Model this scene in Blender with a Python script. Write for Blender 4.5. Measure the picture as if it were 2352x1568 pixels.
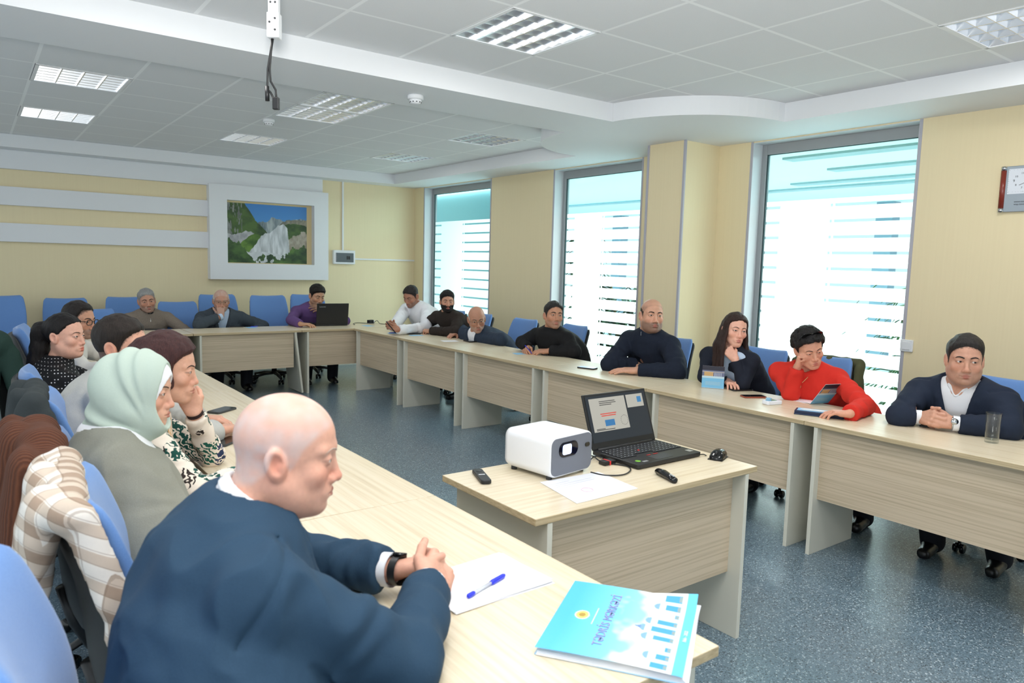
import bpy, bmesh, math, random
import numpy as np
from mathutils import Vector, Matrix, Euler
from math import radians as R_, sin, cos, pi
for o in list(bpy.data.objects): bpy.data.objects.remove(o)
SC = bpy.context.scene
COL = SC.collection
random.seed(7)
RNG = np.random.default_rng(11)

# ------------------------------------------------------------------ camera
FPX, YAW, PITCH, ROLL, HC = 1662.0, .6414, .1061, -.0265, 1.573
def _camrot():
    f = np.array([sin(YAW)*cos(PITCH), cos(YAW)*cos(PITCH), -sin(PITCH)])
    r = np.array([cos(YAW), -sin(YAW), 0.]); d = np.cross(f, r)
    return np.stack([cos(ROLL)*r+sin(ROLL)*d, -sin(ROLL)*r+cos(ROLL)*d, f])
CR = _camrot(); CC = np.array([0, 0, HC])
def _ray(p): return CR.T@np.array([(p[0]-1176)/FPX, (p[1]-784)/FPX, 1.])
def atz(p, z): d = _ray(p); return CC+d*(z-HC)/d[2]
def atx(p, x): d = _ray(p); return CC+d*x/d[0]
def aty(p, y): d = _ray(p); return CC+d*y/d[1]
def atd(p, t): return CC+_ray(p)*t
cam_d = bpy.data.cameras.new('camera'); cam = bpy.data.objects.new('camera', cam_d); COL.objects.link(cam)
M3 = np.stack([CR[0], -CR[1], -CR[2]], 1)
cam.matrix_world = Matrix([list(M3[i])+[float(CC[i])] for i in range(3)]+[[0, 0, 0, 1]])
cam_d.sensor_width = 36; cam_d.lens = FPX/2352*36; cam_d.clip_start = .05
cam_d.dof.use_dof = True; cam_d.dof.focus_distance = 4.6; cam_d.dof.aperture_fstop = 5.0
SC.camera = cam

# ------------------------------------------------------------------ light
vs = SC.view_settings
vs.view_transform = 'Standard'; vs.look = 'None'; vs.gamma = 1; vs.exposure = 0.22; vs.use_curve_mapping = False
W = bpy.data.worlds.new('world'); SC.world = W; W.use_nodes = True
bg = W.node_tree.nodes['Background']; bg.inputs[0].default_value = (.86, .95, 1.0, 1); bg.inputs[1].default_value = 1.05
def area(name, loc, rot, sx, sy, power, col=(1, 1, 1)):
    l = bpy.data.lights.new(name, 'AREA'); l.shape = 'RECTANGLE'; l.size = sx; l.size_y = sy; l.energy = power; l.color = col
    o = bpy.data.objects.new(name, l); COL.objects.link(o); o.location = loc; o.rotation_euler = rot; return o
# sun high behind the building, lighting the yard beyond the glazed hall
sun_d = bpy.data.lights.new('sun', 'SUN'); sun_d.energy = 5; sun_d.angle = .05; sun_d.color = (1, .98, .95)
sun = bpy.data.objects.new('sun', sun_d); COL.objects.link(sun); sun.rotation_euler = Vector((.3, -.7, -.65)).to_track_quat('-Z', 'Y').to_euler()
# the photographer's flash, bounced off the ceiling over the camera
fl = bpy.data.lights.new('flash', 'SPOT'); fl.energy = 480; fl.shadow_soft_size = .12; fl.spot_size = R_(135); fl.spot_blend = .8; fl.color = (1, .97, .93)
flo = bpy.data.objects.new('flash', fl); COL.objects.link(flo); flo.location = (-.1, -.15, 1.72); flo.rotation_euler = Vector((.5, .65, 1)).to_track_quat('-Z', 'Y').to_euler()

# ------------------------------------------------------------------ materials
def lin(c):
    if isinstance(c, str):
        c = [int(c[i:i+2], 16) for i in (0, 2, 4)]
    return tuple(((v/255)/12.92 if v/255 <= .04045 else ((v/255+.055)/1.055)**2.4) for v in c)
MATS = {}
def mat(name, col=None, rough=.6, metal=0., spec=.5, **kw):
    if name in MATS: return MATS[name]
    m = bpy.data.materials.new(name); m.use_nodes = True
    b = m.node_tree.nodes['Principled BSDF']
    if col is not None: b.inputs['Base Color'].default_value = (*lin(col), 1)
    b.inputs['Roughness'].default_value = rough; b.inputs['Metallic'].default_value = metal
    b.inputs['Specular IOR Level'].default_value = spec
    if 'emit' in kw:
        b.inputs['Emission Color'].default_value = (*lin(kw['emit']), 1); b.inputs['Emission Strength'].default_value = kw.get('estr', 1)
    if 'trans' in kw: b.inputs['Transmission Weight'].default_value = kw['trans']; b.inputs['IOR'].default_value = kw.get('ior', 1.45)
    if 'sheen' in kw: b.inputs['Sheen Weight'].default_value = kw['sheen']
    if 'sss' in kw:
        b.inputs['Subsurface Weight'].default_value = kw['sss']; b.inputs['Subsurface Radius'].default_value = (.9, .35, .2); b.inputs['Subsurface Scale'].default_value = .006
    MATS[name] = m
    return m
class NT:
    """a small wrapper for node building"""
    def __init__(s, m): s.t = m.node_tree; s.b = s.t.nodes['Principled BSDF']; s.c = None
    def n(s, typ, **kw):
        nd = s.t.nodes.new(typ)
        for k, v in kw.items():
            if k.startswith('i_'): nd.inputs[k[2:].replace('_', ' ')].default_value = v
            else: setattr(nd, k, v)
        return nd
    def l(s, a, b): s.t.links.new(a, b)
    def obj(s, scale=(1, 1, 1), kind='Object', rot=(0, 0, 0)):
        tc = s.n('ShaderNodeTexCoord'); mp = s.n('ShaderNodeMapping'); mp.inputs['Scale'].default_value = scale; mp.inputs['Rotation'].default_value = rot
        s.l(tc.outputs[kind], mp.inputs[0]); return mp.outputs[0]
    def noise(s, vec, scale, detail=3, rough=.5):
        nd = s.n('ShaderNodeTexNoise'); nd.inputs['Scale'].default_value = scale; nd.inputs['Detail'].default_value = detail; nd.inputs['Roughness'].default_value = rough
        if vec is not None: s.l(vec, nd.inputs['Vector'])
        return nd.outputs['Fac']
    def ramp(s, fac, stops, interp='LINEAR'):
        nd = s.n('ShaderNodeValToRGB'); cr = nd.color_ramp; cr.interpolation = interp
        while len(cr.elements) > 1: cr.elements.remove(cr.elements[-1])
        for i, (p, c) in enumerate(stops):
            e = cr.elements[0] if i == 0 else cr.elements.new(p)
            e.position = p; e.color = (*lin(c), 1) if not isinstance(c, float) else (c, c, c, 1)
        s.l(fac, nd.inputs[0]); return nd.outputs[0]
    def mix(s, fac, a, b, mode='MIX'):
        nd = s.n('ShaderNodeMix', data_type='RGBA', blend_type=mode)
        for sock, v in ((nd.inputs[0], fac), (nd.inputs[6], a), (nd.inputs[7], b)):
            if hasattr(v, 'node'): s.l(v, sock)
            elif isinstance(v, (int, float)): sock.default_value = v
            else: sock.default_value = (*lin(v), 1)
        return nd.outputs[2]
    def bump(s, h, strength=.2, dist=.01):
        nd = s.n('ShaderNodeBump'); nd.inputs['Strength'].default_value = strength; nd.inputs['Distance'].default_value = dist
        s.l(h, nd.inputs['Height']); s.l(nd.outputs[0], s.b.inputs['Normal'])
    def base(s, sock): s.l(sock, s.b.inputs['Base Color'])
    def math(s, op, a, b=None):
        nd = s.n('ShaderNodeMath', operation=op)
        for i, v in enumerate((a, b)):
            if v is None: continue
            if hasattr(v, 'node'): s.l(v, nd.inputs[i])
            else: nd.inputs[i].default_value = v
        return nd.outputs[0]

def wood(name, c1, c2, c3, scale, rough=.35):
    m = mat(name, c1, rough); t = NT(m)
    v = t.obj(scale)
    n1 = t.noise(v, 1.0, 5, .62)
    col = t.ramp(n1, [(.30, c3), (.46, c2), (.56, c1), (.75, c1)])
    t.base(col); return m
M_TOP = wood('oak_top', (228, 215, 190), (222, 207, 178), (210, 193, 162), (1.5, 60, 60), .30)
M_PANEL = wood('oak_panel', (208, 190, 164), (197, 179, 152), (178, 160, 134), (1.1, 60, 110), .45)
M_EDGE = wood('oak_edge', (202, 182, 146), (190, 170, 134), (176, 154, 118), (2, 30, 120), .45)
M_CREAM = mat('cream_board', (214, 212, 198), .5)
M_WALL = mat('wall_paint', (232, 218, 180), .75)
t = NT(M_WALL); v = t.obj((55, 55, 1.2)); t.base(t.mix(t.math('MULTIPLY', t.noise(v, 1., 2), .35), (234, 220, 182), (220, 204, 164)))
M_WHITE = mat('white_paint', (226, 229, 232), .6)
M_STRIP = mat('lilac_strip', (176, 176, 186), .5)
M_ALU = mat('grey_aluminium', (158, 162, 164), .4, .15)
M_JAMB = mat('jamb_white', (205, 210, 214), .5)
M_BLACK = mat('black_plastic', (24, 25, 27), .42)
M_BLACKG = mat('black_gloss', (12, 13, 15), .12)
M_DARK = mat('dark_grey_plastic', (52, 54, 56), .5)
M_CHROME = mat('chrome', (200, 204, 208), .18, 1.)
M_PAPER = mat('white_paper', (244, 245, 250), .6)
M_LBLUE = mat('light_blue_paper', (150, 205, 242), .5)
M_SILVER = mat('silver_plastic', (190, 194, 198), .3, .6)
M_GLASS = mat('clear_glass', (255, 255, 255), .02, trans=1., ior=1.45)
# speckled vinyl floor
M_FLOOR = mat('speckled_vinyl', (104, 124, 136), .3); t = NT(M_FLOOR)
v = t.obj()
vo = t.n('ShaderNodeTexVoronoi'); vo.inputs['Scale'].default_value = 190; t.l(v, vo.inputs['Vector'])
sp = t.n('ShaderNodeSeparateColor'); t.l(vo.outputs['Color'], sp.inputs[0])
spk = t.ramp(sp.outputs[0], [(0., (44, 54, 62)), (.12, (92, 112, 124)), (.35, (104, 126, 140)), (.78, (124, 146, 160)), (.93, (190, 204, 212))], 'CONSTANT')
t.base(t.mix(t.noise(v, 3.5, 3), spk, t.mix(.5, spk, (110, 132, 146))))
t.b.inputs['Coat Weight'].default_value = .25; t.b.inputs['Coat Roughness'].default_value = .16
# ceiling tiles with the T-grid
def grid_lines(t, vec, period, ox, oy, wdt):
    sx = t.n('ShaderNodeSeparateXYZ'); t.l(vec, sx.inputs[0]); fs = []
    for a, off in (('X', ox), ('Y', oy)):
        q = t.math('SUBTRACT', sx.outputs[a], off); q = t.math('DIVIDE', q, period); q = t.math('FRACT', q)
        q = t.math('ABSOLUTE', t.math('SUBTRACT', q, .5)); fs.append(t.math('GREATER_THAN', q, .5-wdt/period/2))
    return t.math('MAXIMUM', fs[0], fs[1])
CP, CX0, CY0, ZC, ZS = .605, 2.22, 1.825, 2.85, 2.71
M_TILE = mat('ceiling_tile', (222, 224, 225), .85); t = NT(M_TILE)
g = grid_lines(t, t.obj(), CP, CX0, CY0, .022)
fine = t.noise(t.obj(), 240, 2)
t.base(t.mix(g, t.mix(fine, (216, 219, 221), (228, 229, 231)), (240, 242, 243)))
t.bump(t.math('SUBTRACT', 1.0, g), .4, .006)
# ------------------------------------------------------------------ mesh helpers
class MB:
    """collects shapes, links them as ONE mesh object"""
    def __init__(s): s.v = []; s.f = []; s.m = []; s.sm = []
    def add(s, vs, fs, mi=0, smooth=False):
        o = len(s.v); s.v += [tuple(map(float, q)) for q in vs]
        for f in fs: s.f.append([o+i for i in f]); s.m.append(mi); s.sm.append(smooth)
        return s
    def box(s, lo, hi, mi=0, M=None, side=None):
        x0, y0, z0 = lo; x1, y1, z1 = hi
        vs = [(x0, y0, z0), (x1, y0, z0), (x1, y1, z0), (x0, y1, z0), (x0, y0, z1), (x1, y0, z1), (x1, y1, z1), (x0, y1, z1)]
        if M is not None: vs = [M@Vector(q) for q in vs]
        fs = [(0, 3, 2, 1), (4, 5, 6, 7), (0, 1, 5, 4), (1, 2, 6, 5), (2, 3, 7, 6), (3, 0, 4, 7)]
        for i, f in enumerate(fs): s.add([vs[j] for j in f], [(0, 1, 2, 3)], (side if side is not None and i > 1 else mi))
        return s
    def prism(s, poly, z0, z1, mi=0, M=None, smooth=False):
        n = len(poly); vs = [(x, y, z0) for x, y in poly]+[(x, y, z1) for x, y in poly]
        if M is not None: vs = [M@Vector(q) for q in vs]
        s.add(vs, [list(range(n))[::-1], [n+i for i in range(n)]], mi)
        return s.add(vs, [(i, (i+1) % n, n+(i+1) % n, n+i) for i in range(n)], mi, smooth)
    def rings(s, rings, mi=0, caps=True, smooth=True, close=True):
        n = len(rings[0]); vs = [q for r in rings for q in r]; fs = []
        for k in range(len(rings)-1):
            for i in range(n if close else n-1):
                j = (i+1) % n; fs.append((k*n+i, k*n+j, (k+1)*n+j, (k+1)*n+i))
        if caps: fs += [list(range(n))[::-1], [(len(rings)-1)*n+i for i in range(n)]]
        return s.add(vs, fs, mi, smooth)
    def tube(s, pts, r, n=10, mi=0, caps=True, flat=1.):
        pts = [Vector(p) for p in pts]; rs = r if hasattr(r, '__len__') else [r]*len(pts)
        rings = []; up = None
        for i, p in enumerate(pts):
            d = (pts[min(i+1, len(pts)-1)]-pts[max(i-1, 0)]).normalized()
            if up is None: up = Vector((0, 0, 1)) if abs(d.z) < .9 else Vector((1, 0, 0))
            a = d.cross(up).normalized(); up = a.cross(d).normalized()
            rings.append([p+a*(rs[i]*cos(2*pi*k/n))+up*(rs[i]*flat*sin(2*pi*k/n)) for k in range(n)])
        return s.rings([r[::-1] for r in rings], mi, caps)
    def cyl(s, p0, p1, r0, r1=None, n=20, mi=0): return s.tube([p0, p1], [r0, r0 if r1 is None else r1], n, mi)
    def lathe(s, prof, n=28, mi=0, c=(0, 0, 0), caps=True):
        return s.rings([[(c[0]+r*cos(2*pi*k/n), c[1]+r*sin(2*pi*k/n), c[2]+z) for k in range(n)] for r, z in prof], mi, caps)
    def quad(s, a, b, c, d, mi=0): return s.add([a, b, c, d], [(0, 1, 2, 3)], mi)
    def sphere(s, c, r, nu=18, nv=12, mi=0):
        c = Vector(c); r = r if hasattr(r, '__len__') else (r, r, r)
        return s.rings([[(c.x+r[0]*max(sin(pi*j/nv), .02)*cos(2*pi*k/nu), c.y+r[1]*max(sin(pi*j/nv), .02)*sin(2*pi*k/nu), c.z-r[2]*cos(pi*j/nv)) for k in range(nu)] for j in range(nv+1)], mi)
    def build(s, name, mats, parent=None, bevel=0, seg=2, loc=None):
        me = bpy.data.meshes.new(name); me.from_pydata(s.v, [], s.f)
        for m in (mats if isinstance(mats, (list, tuple)) else [mats]): me.materials.append(m)
        me.polygons.foreach_set('material_index', s.m); me.polygons.foreach_set('use_smooth', s.sm)
        bm = bmesh.new(); bm.from_mesh(me); bmesh.ops.remove_doubles(bm, verts=bm.verts, dist=1e-5); bmesh.ops.recalc_face_normals(bm, faces=bm.faces); bm.to_mesh(me); bm.free()
        me.update(); o = bpy.data.objects.new(name, me); COL.objects.link(o)
        if parent is not None: o.parent = parent
        if loc is not None: o.location = loc
        if bevel:
            b = o.modifiers.new('bevel', 'BEVEL'); b.width = bevel; b.segments = seg; b.limit_method = 'ANGLE'; b.angle_limit = R_(50)
        return o
def rrect(w, h, r, n=5, cx=0, cy=0):
    r = min(r, w/2-1e-4, h/2-1e-4); out = []
    for sx, sy, a0 in ((1, 1, 0), (-1, 1, 90), (-1, -1, 180), (1, -1, 270)):
        for k in range(n+1):
            a = R_(a0+90*k/n); out.append((cx+sx*(w/2-r)+r*cos(a), cy+sy*(h/2-r)+r*sin(a)))
    return out
def tag(o, label=None, cat=None, group=None, kind=None):
    for k, v in (('label', label), ('category', cat), ('group', group), ('kind', kind)):
        if v: o[k] = v
    return o
def empty(name, loc=(0, 0, 0), rz=0, label=None, cat=None, group=None):
    o = bpy.data.objects.new(name, None); COL.objects.link(o); o.location = loc; o.rotation_euler = (0, 0, rz); o.empty_display_size = .1
    return tag(o, label, cat, group)
def copy_tree(o, parent=None):
    c = o.copy(); COL.objects.link(c)
    if parent is not None: c.parent = parent
    for ch in list(o.children): copy_tree(ch, c)
    return c
def struct(mb, name, mats, parent=None, **k): return tag(mb.build(name, mats, parent, **k), kind='structure')

# ------------------------------------------------------------------ room shell
WX, BY, XL, Y0 = 5.62, 10.18, -3.2, -2.6
struct(MB().box((XL, Y0, -.12), (WX+.2, BY+.2, 0)), 'floor', M_FLOOR)
FIX = [(0, 2), (3, -1), (-3, 7), (-3, 10), (0, 6), (0, 7), (0, 10), (3, 7), (3, 10), (0, -2), (-3, -2), (-3, 2)]   # grid cells that hold a luminaire
cg = MB().box((XL, Y0, ZC+.12), (WX+.2, BY+.2, ZC+.25))
for i in range(-9, 6):
    for j in range(-8, 14):
        if (i, j) in FIX: continue
        x0, y0 = CX0+CP*i, CY0+CP*j; x1, y1 = min(x0+CP, WX+.2), min(y0+CP, BY+.2)
        cg.quad((x0, y0, ZC), (x0, y1, ZC), (x1, y1, ZC), (x1, y0, ZC))
struct(cg, 'ceiling', M_TILE)
struct(MB().box((XL, BY, 0), (WX, BY+.2, ZC)), 'wall_back', M_WALL)
WIN = [(8.09, 9.86), (5.35, 6.76), (2.60, 4.02)]     # window openings along the right wall
ZB, ZT = .14, 2.70
w = MB(); edges = [Y0]
for a, b in sorted(WIN): edges += [a, b]
edges.append(BY)
for i in range(0, len(edges), 2): w.box((WX, edges[i], 0), (WX+.2, edges[i+1], ZC))
for a, b in WIN: w.box((WX, a, 0), (WX+.2, b, ZB)); w.box((WX, a, ZT), (WX+.2, b, ZC))
struct(w, 'wall_right', M_WALL)
# pier between the second and third window, with lilac corner strips
struct(MB().box((5.13, 4.38, 0), (WX-.001, 4.80, ZS)), 'pillar', M_WALL)
s = MB()
for x, y in ((5.124, 4.374), (5.124, 4.806)): s.box((x-.002, y-.012, 0), (x+.014, y+.012, ZS))
struct(s, 'trim_1', M_STRIP)
# dropped soffit: beam across the room, margin along the back and right wall, rounded where they meet
FX, FY, BF, BB, RR = 5.03, 9.84, 4.24, 4.86, .935
def arc(cx, cy, r, a0, a1, n=20): return [(cx+r*cos(R_(a0+(a1-a0)*k/n)), cy+r*sin(R_(a0+(a1-a0)*k/n))) for k in range(n+1)]
sf = MB()
sf.prism([(XL, BF), (FX-RR, BF), (FX-RR, BB), (XL, BB)], ZS, ZC-.001)
sf.prism([(FX-RR, BF)]+arc(FX, BF+.03, RR, 180, 270)+[(WX, BF+.03-RR), (WX, BB+RR)]+arc(FX+.04, BB, RR, 90, 180)+[(FX-RR, BB)], ZS, ZC-.001)
sf.prism([(FX, Y0), (WX, Y0), (WX, BF+.03-RR), (FX, BF+.03-RR)], ZS, ZC-.001)
sf.prism([(FX+.06, BB+RR), (WX, BB+RR), (WX, BY), (FX+.06, BY)], ZS, ZC-.001)
sf.prism([(XL, FY), (FX+.06, FY), (FX+.06, BY), (XL, BY)], ZS, ZC-.001)
struct(sf, 'trim_2', M_WHITE)
# baseboards
struct(MB().box((XL, BY-.015, 0), (WX, BY, .09)), 'baseboard_back', M_CREAM)
b = MB()
for i in range(0, len(edges), 2): b.box((WX-.015, edges[i], 0), (WX, edges[i+1], .09))
struct(b, 'baseboard_right', M_CREAM)
# white bands on the back wall
YB = BY-.05
struct(MB().box((XL, YB, 2.093), (2.53, BY, 2.303)), 'trim_3', M_WHITE, bevel=.004)
struct(MB().box((XL, YB, 1.68), (2.53, BY, 1.892)), 'trim_4', M_WHITE, bevel=.004)
struct(MB().box((XL, BY-.07, 2.50), (4.09, BY, ZS)), 'trim_5', M_WHITE, bevel=.004)
# windows
M_PANE = mat('window_film', (255, 255, 255)); t = NT(M_PANE)
v = t.obj(); sx = t.n('ShaderNodeSeparateXYZ'); t.l(v, sx.inputs[0])
# object space of a pane: x = 0..1 across (far jamb = 0), z = height
q = t.math('FRACT', t.math('DIVIDE', t.math('SUBTRACT', sx.outputs['Z'], .011), .132))
slit = t.math('LESS_THAN', q, .18)
left = t.math('LESS_THAN', sx.outputs['X'], .115); right = t.math('GREATER_THAN', sx.outputs['X'], .475)
gap = t.math('MULTIPLY', t.math('GREATER_THAN', sx.outputs['X'], .49), t.math('LESS_THAN', sx.outputs['X'], .505))
cols = t.math('SUBTRACT', t.math('MAXIMUM', left, right), gap)
clear = t.math('MAXIMUM', t.math('MULTIPLY', slit, cols), t.math('GREATER_THAN', sx.outputs['Z'], 2.19))
out = t.t.nodes['Material Output']
gl = t.n('ShaderNodeBsdfGlossy'); gl.inputs['Roughness'].default_value = .02
tr = t.n('ShaderNodeBsdfTransparent'); tr.inputs['Color'].default_value = (*lin((206, 236, 238)), 1)
fr = t.n('ShaderNodeLayerWeight'); fr.inputs['Blend'].default_value = .12
m1 = t.n('ShaderNodeMixShader'); t.l(fr.outputs['Fresnel'], m1.inputs[0]); t.l(tr.outputs[0], m1.inputs[1]); t.l(gl.outputs[0], m1.inputs[2])
tl = t.n('ShaderNodeBsdfTranslucent'); tl.inputs['Color'].default_value = (*lin((246, 252, 252)), 1)
tr2 = t.n('ShaderNodeBsdfTransparent'); tr2.inputs['Color'].default_value = (*lin((244, 252, 250)), 1)
m2 = t.n('ShaderNodeMixShader'); m2.inputs[0].default_value = .45; t.l(tl.outputs[0], m2.inputs[1]); t.l(tr2.outputs[0], m2.inputs[2])
m3 = t.n('ShaderNodeMixShader'); t.l(clear, m3.inputs[0]); t.l(m2.outputs[0], m3.inputs[1]); t.l(m1.outputs[0], m3.inputs[2])
t.l(m3.outputs[0], out.inputs[0])
for i, (a, b) in enumerate(WIN):
    wn = bpy.data.objects.new('window_%d' % (i+1), None); COL.objects.link(wn); wn['kind'] = 'structure'; wn.location = (WX, a, 0)
    L = b-a; X0, X1 = .13, .19
    jm = MB()
    jm.box((.0, 0, ZB), (.2, .006, ZT)); jm.box((0, L-.006, ZB), (.2, L, ZT)); jm.box((0, 0, ZT-.006), (.2, L, ZT)); jm.box((0, 0, ZB), (.2, L, ZB+.006))
    tag(jm.build('window_jamb', M_JAMB, wn), kind='structure')
    st = MB()
    st.box((-.004, L-.002, ZB), (.01, L+.02, ZT+.008)); st.box((-.004, -.02, ZB), (.01, .002, ZT+.008))
    tag(st.build('window_edge_strip', M_STRIP, wn), kind='structure')
    fm = MB(); fw = .055
    fm.box((X0, .006, ZB), (X1, fw, ZT)); fm.box((X0, L-fw, ZB), (X1, L-.006, ZT)); fm.box((X0, fw, ZT-.095), (X1, L-fw, ZT-.006)); fm.box((X0, fw, ZB), (X1, L-fw, ZB+.07))
    tag(fm.build('window_frame', M_ALU, wn, bevel=.004), kind='structure')
    gs = MB(); g_ = .01
    gs.box((X0+.012, fw-.002, ZB+.07), (X0+.03, fw+g_, ZT-.09)); gs.box((X0+.012, L-fw-g_, ZB+.07), (X0+.03, L-fw+.002, ZT-.09)); gs.box((X0+.012, fw, ZT-.1), (X0+.03, L-fw, ZT-.09))
    tag(gs.build('window_gasket', mat('gasket', (40, 70, 74), .5), wn), kind='structure')
    pn = MB().quad((0, 0, ZB+.06), (1, 0, ZB+.06), (1, 0, ZT-.09), (0, 0, ZT-.09)).build('window_pane', M_PANE, wn)
    pn.location = (X0+.03, L-fw, 0); pn.rotation_euler = (0, 0, -pi/2); pn.scale = (L-2*fw, 1, 1); pn['kind'] = 'structure'

# the glazed hall outside
M_HALL = mat('hall_ceiling', (214, 236, 238), .7)
h = MB().box((5.83, -3, 2.85), (13.1, 22, 3.0))
struct(h, 'ceiling_outside', M_HALL)
struct(MB().box((5.83, -4, -.3), (40, 40, -.12)), 'ground_outside', mat('pale_paving', (226, 230, 228), .8))
struct(MB().box((7.0, 9.5, -.12), (7.2, 15, 2.85)), 'wall_outside', mat('hall_wall', (150, 196, 204), .7))
sl = MB()
for x, y0, y1 in ((7.4, -1, 4.9), (8.5, 0, 5.0), (9.6, 1, 6.2), (10.2, -1, 12.), (12.4, -1, 16.)): sl.box((x, y0, 2.825), (x+.22, y1, 2.852))
struct(sl, 'trim_6', mat('hall_slots', (150, 176, 184), .5))
cl = MB()
for y in (2.15, 6.35, 9.2, 13.): cl.box((13.0, y, -.12), (13.25, y+.3, 2.85))
struct(cl, 'column_outside', mat('hall_column', (138, 160, 176), .6))

for x, y in ((8.2, 1.5), (8.2, 6.5), (8.2, 11.5)): area('hall_lamp', (x, y, 2.82), (0, 0, 0), 2.5, 3.5, 260, (.93, 1, 1))
# ------------------------------------------------------------------ ceiling fittings
M_LOUV = mat('louvre_aluminium', (228, 230, 233), .22, 1.)
M_TUBE = mat('tube', (255, 255, 255), .4, emit=(235, 243, 255), estr=4.5)
M_LFRAME = mat('light_frame', (232, 234, 236), .4)
def make_light():
    r = empty('ceiling_light')
    h = CP/2-.004; f = MB()
    for a in (0, 1, 2, 3): f.box((-h, -h, -.004), (h, -h+.022, .01), M=Matrix.Rotation(pi/2*a, 4, 'Z'))
    f.build('frame', M_LFRAME, r)
    b = MB(); k = h-.02
    b.quad((-k, -k, .11), (k, -k, .11), (k, k, .11), (-k, k, .11))
    for a in range(4):
        m = Matrix.Rotation(pi/2*a, 4, 'Z'); b.quad(*[m@Vector(q) for q in ((-k, -k, 0), (k, -k, 0), (k, -k, .11), (-k, -k, .11))])
    b.build('reflector', M_LOUV, r)
    lv = MB()
    for q in range(5):      # V-shaped long blades
        x = -k+q*2*k/4; lv.prism([(x-.004, 0), (x+.004, 0), (x+.02, .045), (x-.02, .045)], -k, k, M=Matrix(((1, 0, 0, 0), (0, 0, 1, 0), (0, 1, 0, 0), (0, 0, 0, 1))))
    for q in range(7):
        y = -k+q*2*k/6; lv.prism([(y-.002, 0), (y+.002, 0), (y+.009, .045), (y-.009, .045)], -k, k, M=Matrix(((0, 0, 1, 0), (1, 0, 0, 0), (0, 1, 0, 0), (0, 0, 0, 1))))
    lv.build('louvre', M_LOUV, r)
    for q in range(4):
        x = -k+(q+.5)*2*k/4; MB().cyl((x, -k+.02, .075), (x, k-.02, .075), .013, n=12).build('tube', M_TUBE, r)
    return r
LIGHT_LABELS = {(0, 2): 'square louvred ceiling light above the room middle, in front of the beam', (3, -1): 'square louvred ceiling light cut by the upper right picture edge',
    (-3, 7): 'louvred ceiling light at upper left, nearer of the two there', (-3, 10): 'louvred ceiling light at upper left, farther of the two there',
    (0, 6): 'louvred ceiling light of the touching pair, the one against the beam', (0, 7): 'louvred ceiling light of the touching pair, the one farther from the beam',
    (0, 10): 'louvred ceiling light just behind the small white detector', (3, 7): 'louvred ceiling light nearest the rounded soffit bulge', (3, 10): 'faint louvred ceiling light in the far right ceiling corner',
    (0, -2): 'louvred ceiling light behind the camera, over the room middle', (-3, -2): 'louvred ceiling light behind the camera, over the left side', (-3, 2): 'louvred ceiling light over the near left, ahead of the beam'}
lt0 = make_light()
for n, c in enumerate(FIX):
    o = lt0 if n == 0 else copy_tree(lt0)
    o.location = (CX0+CP*(c[0]+.5), CY0+CP*(c[1]+.5), ZC); tag(o, LIGHT_LABELS[c], 'ceiling light', 'louvred ceiling lights')
    near = c in ((0, -2), (-3, -2), (-3, 2), (3, -1), (0, 2))
    area('lamp_light', (o.location.x, o.location.y, ZC-.02), (0, 0, 0), .5, .5, 12 if near else 3.5, (1, .98, .95))
def detector(loc, label, s=1.):
    r = empty('smoke_detector', loc, 0, label, 'smoke detector')
    MB().lathe([(.052*s, 0), (.055*s, -.004), (.055*s, -.026*s), (.048*s, -.03*s)]).build('base', M_WHITE, r)
    MB().lathe([(.042*s, -.029*s), (.042*s, -.04*s), (.034*s, -.055*s), (.012*s, -.06*s)]).build('sensor_head', M_WHITE, r)
    v = MB()
    for k in range(10):
        a = 2*pi*k/10; v.box((.036*s, -.004*s, -.05*s), (.041*s, .004*s, -.044*s), M=Matrix.Rotation(a, 4, 'Z'))
    v.build('vent', M_DARK, r)
detector((2.50, 4.53, ZS), 'white smoke detector under the beam'); detector((2.27, 6.9, ZC), 'small white smoke detector on the rear tiled ceiling', .95)
# projector pole with loose cables
p = atd((630, 60), 3.0); r = empty('projector_mount', (p[0], p[1], ZC), R_(-36), 'white projector pole hanging from the ceiling with loose black cables', 'mount')
z1 = atd((630, 88), 3.0)[2]-ZC
MB().prism(rrect(.042, .038, .008), z1+.09, 0).build('pole', M_WHITE, r)
MB().box((-.05, -.05, -.012), (.05, .05, 0)).build('ceiling_plate', M_WHITE, r, bevel=.003)
pb = MB().box((-.025, -.023, z1), (.025, .023, z1+.1)).build('end_block', M_WHITE, r, bevel=.004)
sc = MB()
for x, z in ((.012, z1+.03), (.012, z1+.075), (-.016, z1+.06), (.012, z1+.14), (-.012, z1+.14), (.012, z1+.24)): sc.cyl((x*.8, -.022 if z < z1+.1 else -.018, z), (x*.8, -.026 if z < z1+.1 else -.021, z), .0045, n=10)
sc.build('screw', M_DARK, r)
L = atd((628, 235), 3.0)[2]-ZC
c1 = MB().tube([(-.01, 0, z1), (-.016, 0, z1-.05), (-.03, .005, z1-.12), (-.035, .01, z1-.2), (-.022, .012, L+.05), (.0, .012, L+.01)], .0045, 8)
c1.tube([(-.006, 0, z1), (-.014, 0, z1-.05), (-.022, .005, z1-.12), (-.02, .01, z1-.17), (.0, .012, L+.06), (.004, .012, L+.01)], .0045, 8)
c1.build('cable', M_BLACK, r)
MB().cyl((-.036, .01, z1-.19), (-.034, .01, z1-.25), .009).build('ferrite', M_BLACK, r)
MB().box((-.012, .0, L-.02), (.014, .024, L+.03)).build('plug', M_BLACK, r, bevel=.003)

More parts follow.
